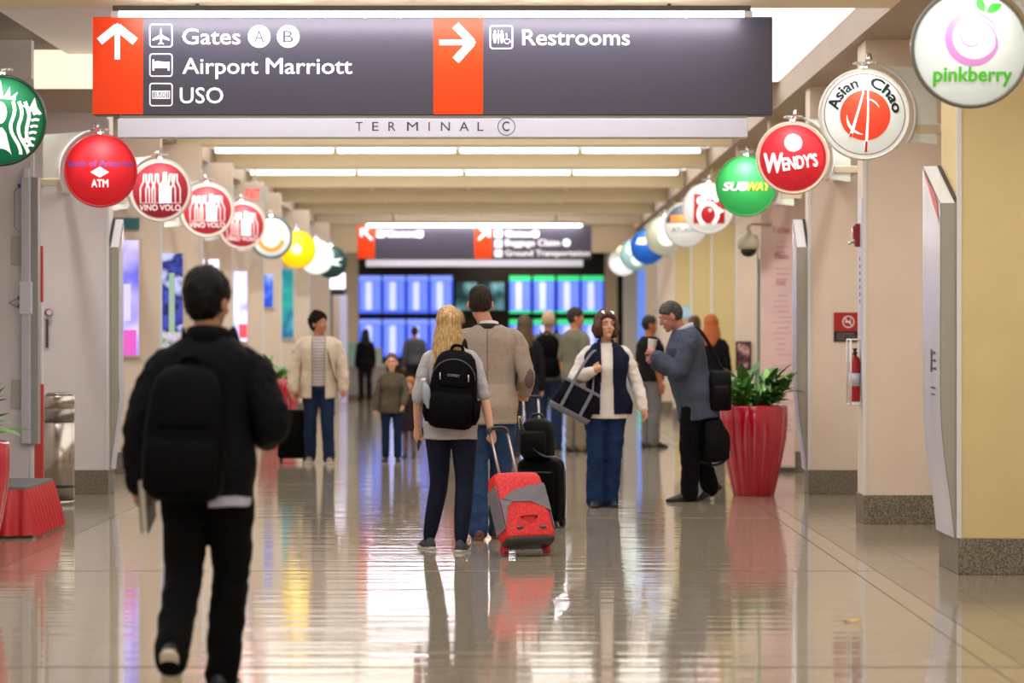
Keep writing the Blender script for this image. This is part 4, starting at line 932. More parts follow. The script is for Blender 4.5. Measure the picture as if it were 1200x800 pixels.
    def headparts(s, b):
        M = s.HM; f = .96 if s.sex == 'f' else 1.
        ell(b, (0, -.012, .018), (.076*f, .095, .096), M, 20, 14); ell(b, (0, .018, -.040), (.060*f, .070, .080), M, 18, 12); ell(b, (0, .030, -.075), (.046*f, .055, .042), M)
        ell(b, (0, .068, -.103), (.026, .022, .018), M, 12, 8)                                   # chin
        tube(b, [M @ Vector(p) for p in ((0, .082, .012), (0, .094, -.014), (0, .101, -.032))], [.010, .012, .0145], 8, ball=True)  # nose
        for sd in (-1, 1):
            ell(b, (sd*.084*f, -.012, -.016), (.011, .022, .034), M @ Matrix.Translation((0, 0, 0)), 10, 8)              # ear
            ell(b, (sd*.034, .062, -.032), (.026, .022, .024), M, 10, 8)                            # cheek
            ell(b, (sd*.032, .075, .024), (.028, .016, .010), M, 10, 6)                              # brow
        ell(b, (0, .082, -.068), (.024, .012, .014), M, 10, 6)                                     # mouth mound
        nb = s.U @ Vector((0, -.012, 1.44)); top = M @ Vector((0, -.018, -.045))
        tube(b, [nb, nb.lerp(top, .5), top], [.062, .054, .054] if s.sex == 'm' else [.052, .045, .046], 14, ball=True)
    def body(s):
        b = new(); s.torso(b)
        for i in (0, 1):
            s.arm(b, i); s.hand(b, i); s.leg(b, i); M = s.foot_m(i)
            tube(b, [M @ Vector(p) for p in ((0, -.035, .045), (0, .03, .046), (0, .10, .032), (0, .15, .026))], [.024, .026, .022, .016], 10, ball=True)
        s.headparts(b); s.fin(remesh(b, s.vox*.75, 3), 'body', s.skin)
    def eyes(s, iris='#3a2a20', lips='#a85c54'):
        for sd in (-1, 1):
            b = new(); ell(b, (sd*.031, .076, .004), (.0135, .011, .0075), s.HM, 12, 8); e = s.finb(b, 'eye', mat('eye_white', '#e8e2dc', .2))
            b = new(); ell(b, (sd*.031, .0845, .004), (.0055, .004, .0058), s.HM, 10, 6); s.finb(b, 'iris', mat('iris_'+iris.strip('#'), iris, .2), e)
            b = new(); tube(b, [s.HM @ Vector(p) for p in ((sd*.014, .090, .025), (sd*.032, .0885, .031), (sd*.05, .074, .024))], [.003, .0042, .002], 6); s.finb(b, 'eyebrow', mat('eyebrow', '#3a2a20', .7))
        b = new(); tube(b, [s.HM @ Vector(p) for p in ((-.022, .083, -.069), (-.008, .0935, -.066), (.008, .0935, -.066), (.022, .083, -.069))], [.002, .005, .005, .002], 8); s.finb(b, 'lips', mat('lips_'+lips.strip('#'), lips, .4))
    # ------------------------------------------------ clothes
    def top(s, name, m, off=.02, hem=.86, sleeve=1.0, soff=.016, flare=.01, wr=.008, smooth=4, sleeves=True, z1=9, vox=None):
        b = new(); s.torso(b, off, hem, z1, flare)
        if sleeves:
            for i in (0, 1):
                c = new(); s.arm(c, i, off=soff, stop=sleeve, r=(.052, .052, .047, .043, .036))
                s.fin(remesh(c, vox or s.vox, 2, (wr*1.15, (14, 14, 16))), 'sleeve', m)
        for i in (0, 1):
            if hem < .8: pass
        return s.fin(remesh(b, vox or s.vox, smooth, (wr, (9, 9, 7))), name, m)
    def trousers(s, m, name='trousers', off=.012, r=(.092, .086, .066, .060, .056), waist=1.0, end=.93, wr=.010):
        b = new(); T = TORSO_M if s.sex == 'm' else TORSO_F
        rings = []
        for z in (.84, .88, .93, .97, waist):
            q = min(T, key=lambda a: abs(a[0]-z)); rings.append(sect(b, (0, q[3], z), q[1]*s.bulk+off, q[2]*s.bulk+off+.1*max(0, s.bulk-1)*.0, 26, 2.2))
        loft(b, rings)
        for i in (0, 1): s.leg(b, i, r, off*.6, end+.06+(.06 if r[3] > .0605 else 0))
        return s.fin(remesh(b, s.vox, 3, (wr, (8, 8, 12))), name, m)
    def shoes(s, m, sole, L=1.0, name='shoe', hi=0.):
        for i in (0, 1):
            M = s.foot_m(i); b = new(); n = 14; rings = []
            for y, wd, hh in ((-.082, .018, .055), (-.072, .032, .075), (-.03, .039, .098+hi), (.02, .041, .102+hi), (.06, .042, .086), (.11, .045, .062), (.155, .040, .044), (.185, .026, .034), (.197, .010, .026)):
                ring = []
                for k in range(n):
                    a = 2*math.pi*k/n; z = .016+max(0, math.sin(a))*(hh-.016)+min(0, math.sin(a))*.008
                    ring.append(b.verts.new(M @ Vector((wd*math.cos(a), y*L, z))))
                rings.append(ring)
            loft(b, rings); sh = s.finb(b, name, m)
            b = new(); A = []
            for z, k in ((0, .96), (.003, 1.0), (.018, 1.04), (.022, 1.0)):
                A.append([b.verts.new(M @ Vector((x*k, y*L*k, z))) for x, y in ((.0, -.088), (.022, -.082), (.036, -.055), (.037, .0), (.041, .07), (.045, .115), (.040, .16), (.024, .195), (0, .203), (-.024, .195), (-.040, .16), (-.045, .115), (-.041, .07), (-.037, .0), (-.036, -.055), (-.022, -.082))])
            loft(b, A); s.finb(b, 'sole', sole, sh)
    def hair_cap(s, m, thick=.016, front=.062, sidez=-.005, nape=-.095, ridge=.003, name='hair', nn=96, crown=0., extra=None):
        b = new(); rows = []; NV = 48
        for j in range(NV+1):
            ph = math.pi*j/NV; row = []
            for k in range(nn):
                th = 2*math.pi*k/nn; d = Vector((math.sin(ph)*math.sin(th), math.sin(ph)*math.cos(th), math.cos(ph)))
                c = Vector((0, -.012, .018)); p = c+Vector((d.x*.077, d.y*.096, d.z*.097)); az = abs(math.atan2(d.x, d.y))
                z0 = front+(sidez-front)*min(1, az/1.45)**2 if az < 1.45 else sidez+(nape-sidez)*min(1, (az-1.45)/.45)
                z0 += .010*noise.noise(Vector((th*9, 2, 7)))+.006*noise.noise(Vector((th*25, 2, 1)))
                q = max(0, min(1, (p.z-z0+.012)/.024)); q = q*q*(3-2*q)
                sw_ = th+.5*math.sin(ph*2+1); rr = thick*q*(.45+.55*max(0, d.z)+.35*(az > 1.9))-.014*(1-q)+q*(ridge*(noise.noise(Vector((sw_*14, ph*4, 3)))*2+noise.noise(p*90))+.005*noise.noise(p*28))+q*crown*max(0, d.z)
                row.append(p+d*rr)
            rows.append(row)
        R_ = [[b.verts.new(s.HM @ p) for p in r] for r in rows[1:-1]]
        loft(b, R_)
        if extra: extra(b)
        return s.finb(b, name, m)
    def hair_curtain(s, b, length, wid, back, a0=55, a1=305, ridge=.005, zt=.07, flare=.0, thick=.022, nn=70, inward=.0):
        rows_o, rows_i = [], []
        for j in range(15):
            q = j/14; z = zt-q*(zt+length); ro, ri = [], []
            for k in range(nn):
                a = rad(a0+(a1-a0)*k/(nn-1)); rx = wid*(.80+.28*math.sin(min(1, q*1.6)*math.pi/2))+flare*q-inward*max(0, q-.6); ry = back*(.95+.2*math.sin(min(1, q*1.5)*math.pi/2))+flare*.4*q-inward*max(0, q-.6)
                g = ridge*(math.sin(k*1.25+2.2*math.sin(q*2.5+k*.2))+.8*noise.noise(Vector((k*.35, q*2, length*7))))
                zz = z-(.02*noise.noise(Vector((k*.6, 1, 3))) if j == 14 else 0)
                ro.append(Vector(((rx+g)*math.sin(a), (ry+g)*math.cos(a)-.012, zz))); ri.append(Vector(((rx-thick)*math.sin(a), (ry-thick)*math.cos(a)-.012, zz)))
            rows_o.append(ro); rows_i.append(ri[::-1])
        rings = [[b.verts.new(s.HM @ p) for p in o+i] for o, i in zip(rows_o, rows_i)]; loft(b, rings)
def smooth_path(pts, it=2):
    pts = [Vector(p) for p in pts]
    for _ in range(it):
        q = [pts[0]]
        for a, c in zip(pts, pts[1:]): q += [a.lerp(c, .25), a.lerp(c, .75)]
        q.append(pts[-1]); pts = q
    return pts
def resample(r, n): 
    out = []
    for i in range(n):
        x = i/(n-1)*(len(r)-1); j = min(int(x), len(r)-2); out.append(r[j]+(r[j+1]-r[j])*(x-j))
    return out
def dim(m): return m
def cloth(name, c, rough=.85, var=.12, vs=40, **k): return mat(name, c, rough, var=var, vscale=vs, bump=.25, bscale=150, spec=.12, **k)
DENIM = cloth('denim', '#2f4668', vs=14); DENIM_D = cloth('dark_denim', '#1d2a44', vs=14)
BLACK_C = cloth('black_cloth', '#0c0c0e'); BLACK_N = mat('black_nylon', '#060607', .6, var=.15, vscale=30, bump=.2, bscale=120, spec=.06)
RUB = mat('rubber_black', '#1a1a1a', .7); RUBW = mat('rubber_pale', '#cfc9c0', .6)
def ribbon(b, pts, w, th, side=None):
    pts = smooth_path(pts); tube(b, pts, 1.0, 8, flat=(w/2, th/2), up=side)
def superbox(b, secs, e=4., n=32):
    loft(b, [sect(b, (c[0], c[1], z), rx, ry, n, e) for z, rx, ry, c in secs])
def at(px, Z): return (XP(px, Z), Z, 0)
def cutopen(o, fn):
    """remove the faces of a garment where fn(local point) is true (open front)"""
    b = bmesh.new(); b.from_mesh(o.data)
    bmesh.ops.delete(b, geom=[f for f in b.faces if fn(f.calc_center_median())], context='FACES'); b.to_mesh(o.data); b.free()
    m = o.modifiers.new('thickness', 'SOLIDIFY'); m.thickness = .012; m.offset = -1
def backpack(p, label, x=0, y=-.13, zb=.88, zt=1.46, w=.17, d=.10, roll=0, m=None, m2=None, detail=True, scale=1.0, name='backpack', straps=True):
    """worn backpack, in the wearer's 1.75 m frame; a thing of its own at the wearer's spot"""
    m = m or BLACK_N; m2 = m2 or mat('black_nylon_soft', '#070708', .7, var=.15, vscale=30, bump=.2, bscale=120, spec=.06)
    t = thing(name, label, 'backpack', p.loc, p.rz); k = p.h; h = zt-zb
    C = Vector((x, y, (zb+zt)/2)); Rm = p.U @ Matrix.Translation(C) @ rotY(rad(roll)) @ Matrix.Translation(-C)
    def put(b, nm, mm, par=t, sm=True):
        bmesh.ops.transform(b, matrix=Matrix.Scale(k, 4) @ Rm, verts=b.verts); return mk(nm, b, mm, par, sm)
    b = new(); superbox(b, [(zb, w*.60, d*.45, (x, y-d)), (zb+.015, w*.80, d*.75, (x, y-d)), (zb+.05, w*.95, d*.98, (x, y-d)), (zb+.16, w, d*1.04, (x, y-d)), (zb+h*.5, w*.96, d*1.0, (x, y-d)), (zb+h*.75, w*.88, d*.88, (x, y-d*.9)), (zt-.06, w*.76, d*.70, (x, y-d*.75)), (zt-.02, w*.58, d*.5, (x, y-d*.6)), (zt, w*.30, d*.25, (x, y-d*.5))], 2.9)
    body = put(b, 'main_bag', m)
    b = new(); zz = zb+h*.47; superbox(b, [(zb+.02, w*.70, d*.35, (x, y-2*d+.01)), (zb+.06, w*.86, d*.5, (x, y-2*d+.0)), (zz-.06, w*.86, d*.5, (x, y-2*d+.005)), (zz-.015, w*.80, d*.40, (x, y-2*d+.02)), (zz, w*.7, d*.2, (x, y-2*d+.03))], 3.2); fp = put(b, 'front_pocket', m2)
    b = new(); superbox(b, [(zz+.03, w*.55, d*.2, (x, y-2*d+.015)), (zz+.05, w*.68, d*.34, (x, y-2*d+.022)), (zt-.14, w*.58, d*.30, (x, y-1.8*d+.03)), (zt-.10, w*.45, d*.15, (x, y-1.65*d+.03))], 3.); put(b, 'top_pocket', m2)
    b = new(); tube(b, smooth_path([(x-.045, y-.03, zt-.015), (x-.035, y-.035, zt+.035), (x+.035, y-.035, zt+.035), (x+.045, y-.03, zt-.015)]), .011, 8); put(b, 'grab_handle', m)
    if detail:
        b = new(); pts = [(x+w*.86*math.cos(a), y-2*d*.93-.004, zb+h*.63+h*.25*math.sin(a)) for a in [math.pi*i/16 for i in range(17)]]; tube(b, pts, .0045, 6); put(b, 'zip', mat('zip_grey', '#3a3a40', .4), body)
        b = new(); tube(b, [(x, y-2.5*d+.008, zb+.05), (x, y-2.5*d+.003, zb+h*.25), (x, y-2.5*d+.008, zz-.05)], .006, 6); put(b, 'seam', m, fp)
        b = fit(text_bm('OSPREY', .02), -.045, .045, 0, .018); upright(b, (x, y-2.22*d+.004, zb+h*.66)); put(b, 'logo', mat('logo_grey', '#8c8c92', .5), body, False)
        for sd in (-1, 1):
            b = new(); superbox(b, [(zb+.04, .02, d*.5, (x+sd*w*.9, y-d)), (zb+.10, .035, d*.75, (x+sd*w*.95, y-d)), (zb+.22, .038, d*.75, (x+sd*w*.95, y-d))], 2.6); put(b, 'side_pocket', m2)
        for q in (-.55, .58):
            b = new(); tube(b, [(x+w*q, y-2*d+.0, zt-.17), (x+w*q+.005, y-2*d-.004, zt-.22)], .005, 6); put(b, 'zip_pull', mat('zip_steel', '#b8b8bc', .3, .8), body)
    if straps:
        sx = p.sh[1].x if False else (.165 if p.sex == 'm' else .135); o = .03
        for sd in (-1, 1):
            b = new(); ribbon(b, [(x*.5+sd*.07, y+.0, zt-.07), (sd*.095, -.06, 1.475+o*.6), (sd*.105, .01, 1.495+o*.5), (sd*.115, .10+o, 1.40), (sd*.135, .125+o, 1.27), (sd*.175, .08+o, 1.13), (sd*.185, -.04, 1.03), (x+sd*w*.8, y-.03, zb+.08)], .055, .014, Vector((1, 0, 0)))
            bmesh.ops.transform(b, matrix=Matrix.Scale(k, 4) @ p.U, verts=b.verts); mk('strap', b, m, t, True)
    return t
def lapel_collar(p, m, name='collar', r=.072, h=.035, z=1.455):
    b = new(); rows = []
    for j, (q, dz) in enumerate(((1.0, 0), (1.02, h), (1.12, h*.9), (1.22, -.01))):
        rows.append([p.U @ Vector((r*q*math.sin(a), r*.95*q*math.cos(a)-.02+(.015*math.cos(a)), z+dz-.028*math.cos(a)*(1 if math.cos(a) > 0 else .3))) for a in [rad(30+300*k/24) for k in range(25)]])
    grid_sheet(b, rows); o = p.finb(b, name, m); md = o.modifiers.new('s', 'SOLIDIFY'); md.thickness = .008; return o

def back_seam(p, par, off):
    T = TORSO_M if p.sex == 'm' else TORSO_F; pts = []
    for q in range(17):
        z = .81+.04*q; A = min(T, key=lambda a: abs(a[0]-z)); fl_ = .012*max(0, (1.08-z)/.3)*.8
        ry = [A[2]*p.bulk][0]
        for a, c in zip(T, T[1:]):
            if a[0] <= z <= c[0]: k = (z-a[0])/(c[0]-a[0]); ry = (a[2]+(c[2]-a[2])*k)*p.bulk; yc = a[3]+(c[3]-a[3])*k
        if z < T[0][0]: ry = T[0][2]*p.bulk; yc = T[0][3]
        pts.append(p.U @ Vector((.0, yc-ry-off-fl_+.002, z)))
    b = new(); tube(b, pts, .0035, 6); p.finb(b, 'back_seam', cloth('seam_dark', '#84766a'), par)
# 1. man in the foreground, walking away -------------------------------------------------
p = Person('man in dark jacket with black backpack walking away, nearest the camera', at(243, 11.74), rad(-4), 1.70, 'm', 1.06, lean=3, head=(-22, -4, 0), vox=.009, skin='#a8765a', shz=1.35,
           arms=[((-.275, -.05, 1.125), (-.285, .02, .885)), ((.290, -.055, 1.125), (.215, .17, 1.07))],
           legs=[dict(k=(-.10, .00, .475), a=(-.088, -.33, .20), pitch=-52, yaw=4), dict(k=(.085, .10, .50), a=(.045, .10, .085), yaw=-6)], hands=(('hold', (1, .2, 0)), 'relax'))
p.hair_cap(mat('hair_black', '#050404', .55, bump=.3, bscale=90, spec=.2), .026, .05, -.03, -.09, .003, crown=.006); p.eyes()
p.trousers(cloth('black_trousers', '#060607'), r=(.100, .094, .074, .068, .064), end=.95)
o = p.top('shirt', cloth('white_shirt', '#b4b4c0', var=.04), off=.026, hem=.775, sleeves=False, flare=.004); cutopen(o, lambda c: c.x < .03 or c.z > 1.0)
p.top('jacket', cloth('charcoal_jacket', '#0d0e11', .8), off=.034, hem=.815, soff=.028, flare=.004, wr=.009)
lapel_collar(p, cloth('charcoal_jacket', '#0d0e11'), h=.05, r=.078, z=1.47)
p.shoes(mat('shoe_black', '#1a1a1c', .5), mat('sole_cream', '#c9bfa6', .6))
backpack(p, 'black backpack worn by the man nearest the camera', x=-.055, y=-.13, zb=.80, zt=1.36, w=.175, d=.085, roll=2, detail=False)
g = p.grips[0]; t = thing('book', 'pale book held in the left hand of the nearest man', 'book', p.loc, p.rz)
b = new(); box(b, (-.012, -.085, -.11), (.012, .085, .11), .002, M=Matrix.Translation(g+Vector((-.01, .0, .0))) @ rotX(rad(20))); mk('pages', b, mat('paper_edge', '#d8d2c0', .6), t)
b = new()
for q in (-.014, .014): box(b, (q-.0015, -.09, -.115), (q+.0015, .09, .115), M=Matrix.Translation(g+Vector((-.01, 0, 0))) @ rotX(rad(20)))
mk('covers', b, mat('book_cover', '#3a342c', .5), t)

# 2. blonde woman ------------------------------------------------------------------------
p = Person('blonde woman in grey top and navy leggings, walking away with a red suitcase', at(528, 19.5), rad(-3), 1.63, 'f', 1.07, lean=2, head=(6, -2, 0), vox=.0075, skin='#d8a488', headoff=(-.02, 0, 0),
           arms=[((-.235, -.02, 1.10), (-.245, .09, .885)), ((.245, -.05, 1.115), (.292, -.07, .885))],
           legs=[dict(k=(-.085, .09, .49), a=(-.165, .12, .085), yaw=22), dict(k=(.105, -.02, .49), a=(.085, -.16, .085), yaw=-8)], hands=(('hold', (1, .4, 0)), ('grip', (-1, .2, 0))))
BLOND = mat('hair_blonde', '#cbaa70', .45, col2='#94713f', vscale=34, stretch=(5, 5, .12), bump=.4, bscale=60)
p.hair_cap(BLOND, .020, .05, -.03, -.10, .002, extra=lambda b: p.hair_curtain(b, .295, .085, .108, 70, 290, .004, .06, .035, nn=80)); p.eyes()
LEG = cloth('navy_leggings', '#161b2c', .7, vs=60)
p.trousers(LEG, 'leggings', off=.004, r=(.096, .090, .064, .060, .040), wr=.002, end=.94)
p.top('top', cloth('grey_jersey', '#a9a5a6', var=.08, vs=90), off=.014, hem=.80, sleeve=.60, soff=.008, flare=.012, wr=.006)
p.shoes(mat('sneaker_grey', '#3a3a3e', .7, var=.2, vscale=60), mat('sole_white', '#c9c6c0', .6))
for i in (0, 1):
    M = p.foot_m(i); b = new()
    for j in range(4): tube(b, [M @ Vector((x, .035+.022*j, .088-.007*j-abs(x)*.25)) for x in (-.022, 0, .022)], .003, 5)
    p.finb(b, 'laces', RUBW)
backpack(p, 'black backpack with front pockets worn by the blonde woman', x=.035, y=-.135, zb=.875, zt=1.44, w=.180, d=.080, roll=5)
t = thing('water_bottle', 'small clear water bottle in the side pocket of the blonde woman\'s backpack', 'bottle', tuple(p.t.location+Vector((-.145*p.h, -.235*p.h, 1.03*p.h))))
t.rotation_euler = (0, rad(-12), 0)
b = new(); lathe(b, [(.001, 0), (.030, 0), (.033, .01), (.033, .13), (.028, .155), (.015, .175), (.014, .185), (.001, .186)], 18); mk('bottle_body', b, mat('bottle_plastic', '#b8c0c8', .1, trans=.4), t, True)
b = new(); lathe(b, [(.001, .183), (.017, .183), (.017, .205), (.001, .206)], 16); mk('cap', b, mat('cap_white', '#e4e4e4', .4), t, True)
d, n, fw = p.hframe[0]; g = p.grips[0]
t = thing('mobile_phone', 'black mobile phone in the left hand of the blonde woman', 'phone', p.loc, p.rz)
Mp = Matrix.Translation(g+Vector((-.012, .01, -.02))) @ rotX(rad(-35)) @ rotY(rad(10))
b = new(); box(b, (-.005, -.036, -.075), (.005, .036, .075), .004, M=Mp); mk('case', b, BLACKP, t)
b = new(); box(b, (-.0062, -.033, -.068), (-.0052, .033, .068), M=Mp); mk('screen', b, mat('phone_glass', '#0a0a0e', .08), t)

# red roller suitcase ---------------------------------------------------------------------
REDW = mat('red_woven', '#c40c18', .55, col2='#dc2c24', vscale=70, bump=.4, bscale=90)
GREYW = mat('grey_woven', '#716c72', .7, var=.1, vscale=60); DKG = mat('dark_grey_plastic', '#34302f', .5)
sc = thing('roller_suitcase', 'red and grey roller suitcase pulled by the blonde woman', 'suitcase', (XP(614, 19.05), 19.05, .0), 0)
TL = Matrix.Translation((0, 0, .035)) @ rotZ(rad(27)) @ rotX(rad(-28))
def sput(b, nm, m_, par=sc, sm=False): bmesh.ops.transform(b, matrix=TL, verts=b.verts); return mk(nm, b, m_, par, sm)
W, D, Hh = .178, .165, .50          # half width, depth (towards the camera), height
def case_ring(b, z, k=1., dk=1.): return sect(b, (0, -D/2, z), W*k, D/2*dk, 40, 5.)
b = new(); loft(b, [case_ring(b, 0, .93, .88), case_ring(b, .012, .98, .97), case_ring(b, .05)]); sput(b, 'base_tray', DKG, sm=True)
b = new(); loft(b, [case_ring(b, .030, 1.0, 1.0), case_ring(b, .045, 1.012, 1.02), case_ring(b, .24, 1.012, 1.03), case_ring(b, .41, 1., 1.02), case_ring(b, .465, .97, .95), case_ring(b, .492, .90, .84), case_ring(b, .50, .78, .66)]); body = sput(b, 'shell', REDW, sm=True)
# grey side and diagonal band lie on the front face
def front_y(z): return -D/2-D/2*1.035
b = new(); pl = [(-W*1.0, .10), (-W*.80, .235), (-W*.55, .275), (W*.2, .275), (W*1.01, .21), (W*1.01, .30), (W*.93, .405), (W*.2, .385), (-W*.5, .35), (-W*.86, .30), (-W*1.0, .30)]
A = [b.verts.new((x, front_y(z)-.006+(.012 if abs(x) > W*.98 else 0), z)) for x, z in pl]; Bv = [b.verts.new((x, front_y(z)+.012, z)) for x, z in pl]
b.faces.new(A); b.faces.new(Bv[::-1])
for i in range(len(pl)): j = (i+1) % len(pl); b.faces.new((A[i], A[j], Bv[j], Bv[i]))
sput(b, 'grey_band', GREYW)
b = new(); box(b, (-W*1.02-.004, -D*.9, .09), (-W*1.0, -D*.1, .40), .002); sput(b, 'grey_gusset', GREYW); b = new(); box(b, (W*1.0, -D*.9, .09), (W*1.02+.004, -D*.1, .40), .002); sput(b, 'grey_gusset', GREYW)
b = new(); tube(b, smooth_path([(-.055, front_y(0)+.0, .165), (-.05, front_y(0)-.024, .165), (.05, front_y(0)-.024, .165), (.055, front_y(0)+.0, .165)]), .009, 8); sput(b, 'grip_handle', mat('red_handle', '#a8141c', .5), sm=True)
for x in (-.085, .085):
    b = new(); ell(b, (x, front_y(0)-.002, .09), (.026, .008, .012)); sput(b, 'corner_badge', mat('badge_grey', '#5c5658', .3, .6), sm=True)
for x in (-.155, .155):
    b = new(); bmesh.ops.create_cone(b, cap_ends=True, segments=20, radius1=.034, radius2=.034, depth=.03, matrix=Matrix.Translation((x, -.022, -.004)) @ rotY(rad(90))); sput(b, 'wheel', mat('red_wheel', '#a81820', .4), sm=False)
for x in (-.065, .065):
    b = new(); cyl(b, (x, -.03, .48), (x, -.03, .86), .009, n=10); sput(b, 'handle_tube', mat('tube_steel', '#b9aaa4', .3, .8), sm=True)
b = new(); tube(b, smooth_path([(-.07, -.03, .84), (-.062, -.03, .88), (.062, -.03, .88), (.07, -.03, .84)]), .014, 8); sput(b, 'pull_handle', BLACKP, sm=True)

# 3. tall man in tweed blazer --------------------------------------------------------------
p = Person('tall man in grey-brown tweed blazer and jeans, walking away', at(573, 20.5), rad(-4), 1.79, 'm', 1.06, head=(4, -2, 0), headoff=(-.06, 0, 0), vox=.0085, skin='#c88c70',
           arms=[None, ((.262, -.04, 1.135), (.235, .17, 1.03))], legs=[dict(a=(-.07, -.02, .085), k=(-.085, .03, .49), yaw=8), dict(a=(.055, .14, .085), k=(.075, .12, .49), yaw=-6)], hands=('relax', ('grip', (-.3, 0, -1), (-1, 0, 0))))
p.hair_cap(mat('hair_brown_short', '#3c2e26', .6, col2='#1e1612', vscale=90, stretch=(2, 2, .4), bump=.5, bscale=140, spec=.2), .010, .05, .0, -.062, .0015, crown=.006); p.eyes()
p.trousers(DENIM, r=(.098, .09, .07, .064, .062), end=.95)
TWEED = cloth('tweed', '#a39384', var=.16, vs=120)
p.top('shirt', cloth('shirt_white', '#dcd6d2', var=.03), off=.012, hem=.95, sleeves=False)
j = p.top('blazer', TWEED, off=.026, hem=.80, soff=.014, flare=.012, wr=.006); back_seam(p, j, .030)
lapel_collar(p, mat('shirt_collar', '#e0dad6', .7), 'shirt_collar', .060, .036, 1.472); lapel_collar(p, cloth('dark_collar', '#3c3632'), 'collar', .070, .026, 1.462)
S, E, W_ = p.arms[1]; b = new(); ell(b, tuple(E+Vector((.022, -.030, -.02))), (.034, .030, .07)); p.finb(b, 'elbow_patch', mat('suede_patch', '#5c4c46', .8), j)
p.shoes(mat('shoe_brown', '#5c3424', .4), mat('sole_brown', '#6c4a34', .6), hi=.01)

# black upright case with a bag on top -------------------------------------------------------
bs = thing('upright_suitcase', 'black upright suitcase standing beyond the red one', 'suitcase', (XP(634, 21.9), 21.9, 0), rad(-20))
def bput(b, nm, m_, sm=True, par=bs): return mk(nm, b, m_, par, sm)
b = new(); superbox(b, [(.04, .15, .10, (0, 0)), (.06, .17, .125, (0, 0)), (.25, .175, .135, (0, 0)), (.42, .172, .13, (0, 0)), (.49, .160, .115, (0, 0)), (.515, .13, .08, (0, 0))], 4.5); bd = bput(b, 'shell', BLACK_N)
b = new(); superbox(b, [(.07, .14, .03, (0, -.135)), (.10, .15, .045, (0, -.135)), (.40, .148, .045, (0, -.13)), (.44, .13, .03, (0, -.125))], 4.5); bput(b, 'front_pocket', mat('black_nylon_soft', '#09090b', .65))
b = new(); tube(b, [(.174*math.copysign(1, x)*1.01, y, z) for x, y, z in ((1, .03, .07), (1, .03, .44))], .006, 6); tube(b, [(-.14, -.182, .42), (.14, -.182, .42)], .005, 6); bput(b, 'zip', mat('zip_grey', '#3a3a40', .4), par=bd)
for x in (-.14, .14):
    b = new(); bmesh.ops.create_cone(b, cap_ends=True, segments=18, radius1=.036, radius2=.036, depth=.03, matrix=Matrix.Translation((x, .09, .036)) @ rotY(rad(90))); bput(b, 'wheel', RUB, False)
    b = new(); box(b, (x-.02, -.12, 0), (x+.02, -.08, .05), .005); bput(b, 'foot', RUB, False)
for x in (-.06, .06):
    b = new(); cyl(b, (x-.09, .09, .48), (x-.09, .02, .98), .010, n=10); bput(b, 'handle_tube', mat('tube_bright', '#c9c8c8', .25, .8))
b = new(); cyl(b, (-.17, .02, .98), (-.01, .02, .98), .014, n=10); bput(b, 'pull_handle', BLACKP)
b = new(); tube(b, [(-.05, 0, .515), (-.045, -.02, .55), (.045, -.02, .55), (.05, 0, .515)], .01, 8); bput(b, 'grab_handle', BLACKP)
tb = thing('laptop_bag', 'black soft bag stacked on top of the black suitcase', 'bag', (XP(630, 21.9), 21.87, .517), rad(-20))
b = new(); superbox(b, [(0, .10, .08, (0, 0)), (.03, .125, .10, (0, 0)), (.20, .122, .10, (0, 0)), (.27, .10, .085, (0, 0)), (.30, .06, .05, (0, 0))], 3.2); mk('bag_body', b, mat('leather_black', '#080707', .6, bump=.3, bscale=20, spec=.12), tb, True)
b = new(); superbox(b, [(.03, .09, .03, (0, -.10)), (.06, .10, .045, (0, -.10)), (.19, .098, .04, (0, -.10)), (.21, .08, .02, (0, -.095))], 3.5); mk('flap', b, mat('leather_black', '#0a0909', .5), tb, True)
b = new(); tube(b, smooth_path([(-.1, -.06, .26), (-.02, -.13, .12), (.09, -.14, .02), (.17, -.12, .02), (.20, -.08, .0)]), .011, 8, flat=(1.3, .5)); mk('strap', b, BLACKP, tb, True)
b = new(); tube(b, smooth_path([(-.11, -.05, .29), (-.135, -.06, .33), (-.12, -.06, .22)]), .007, 8); mk('buckle', b, mat('brass', '#c9a860', .25, 1), tb, True)
b = new(); tube(b, smooth_path([(-.05, 0, .29), (-.04, 0, .335), (.04, 0, .335), (.05, 0, .29)]), .010, 8); mk('handle', b, BLACKP, tb, True)

# 4. woman in white blouse and navy vest --------------------------------------------------------
p = Person('brown-haired woman in white blouse, navy vest and jeans walking towards the camera', at(710, 24.5), rad(182), 1.63, 'f', 1.13, head=(16, 12, -3), vox=.0085, skin='#d09878', headoff=(0, .02, 0),
           arms=[((-.275, .0, 1.135), (-.33, .08, .90)), ((.30, .04, 1.14), (.135, .20, 1.225))],
           legs=[dict(a=(-.035, .02, .085), k=(-.065, .06, .49), yaw=10), dict(a=(.105, .10, .085), k=(.10, .10, .49), yaw=-6)], hands=('relax', ('grip', (0, -1, 0), (0, 0, 1))))
HB = mat('hair_brown_bob', '#5e3c28', .65, col2='#38200f', vscale=30, stretch=(3, 3, .3), bump=.3, bscale=60)
p.hair_cap(HB, .034, .068, .01, -.09, .003, crown=.006, extra=lambda b: p.hair_curtain(b, .095, .106, .118, 48, 312, .009, .07, .012, .036, inward=.09)); p.eyes('#3a2a20', '#b05850')
JEANS = cloth('blue_jeans', '#1d3154', vs=14)
p.trousers(JEANS, 'jeans', r=(.094, .088, .070, .070, .074), end=.97)
BL = cloth('cream_blouse', '#e8ded6', var=.03)
p.top('blouse', BL, off=.024, hem=.80, soff=.020, flare=.024, wr=.010)
v = p.top('vest', cloth('navy_vest', '#161a30', .75), off=.042, hem=.84, sleeves=False, flare=.022, wr=.008)
cutopen(v, lambda c: c.y > .0 and abs(c.x) < (.055+.03*max(0, (1.25-c.z/p.h)))*p.h)
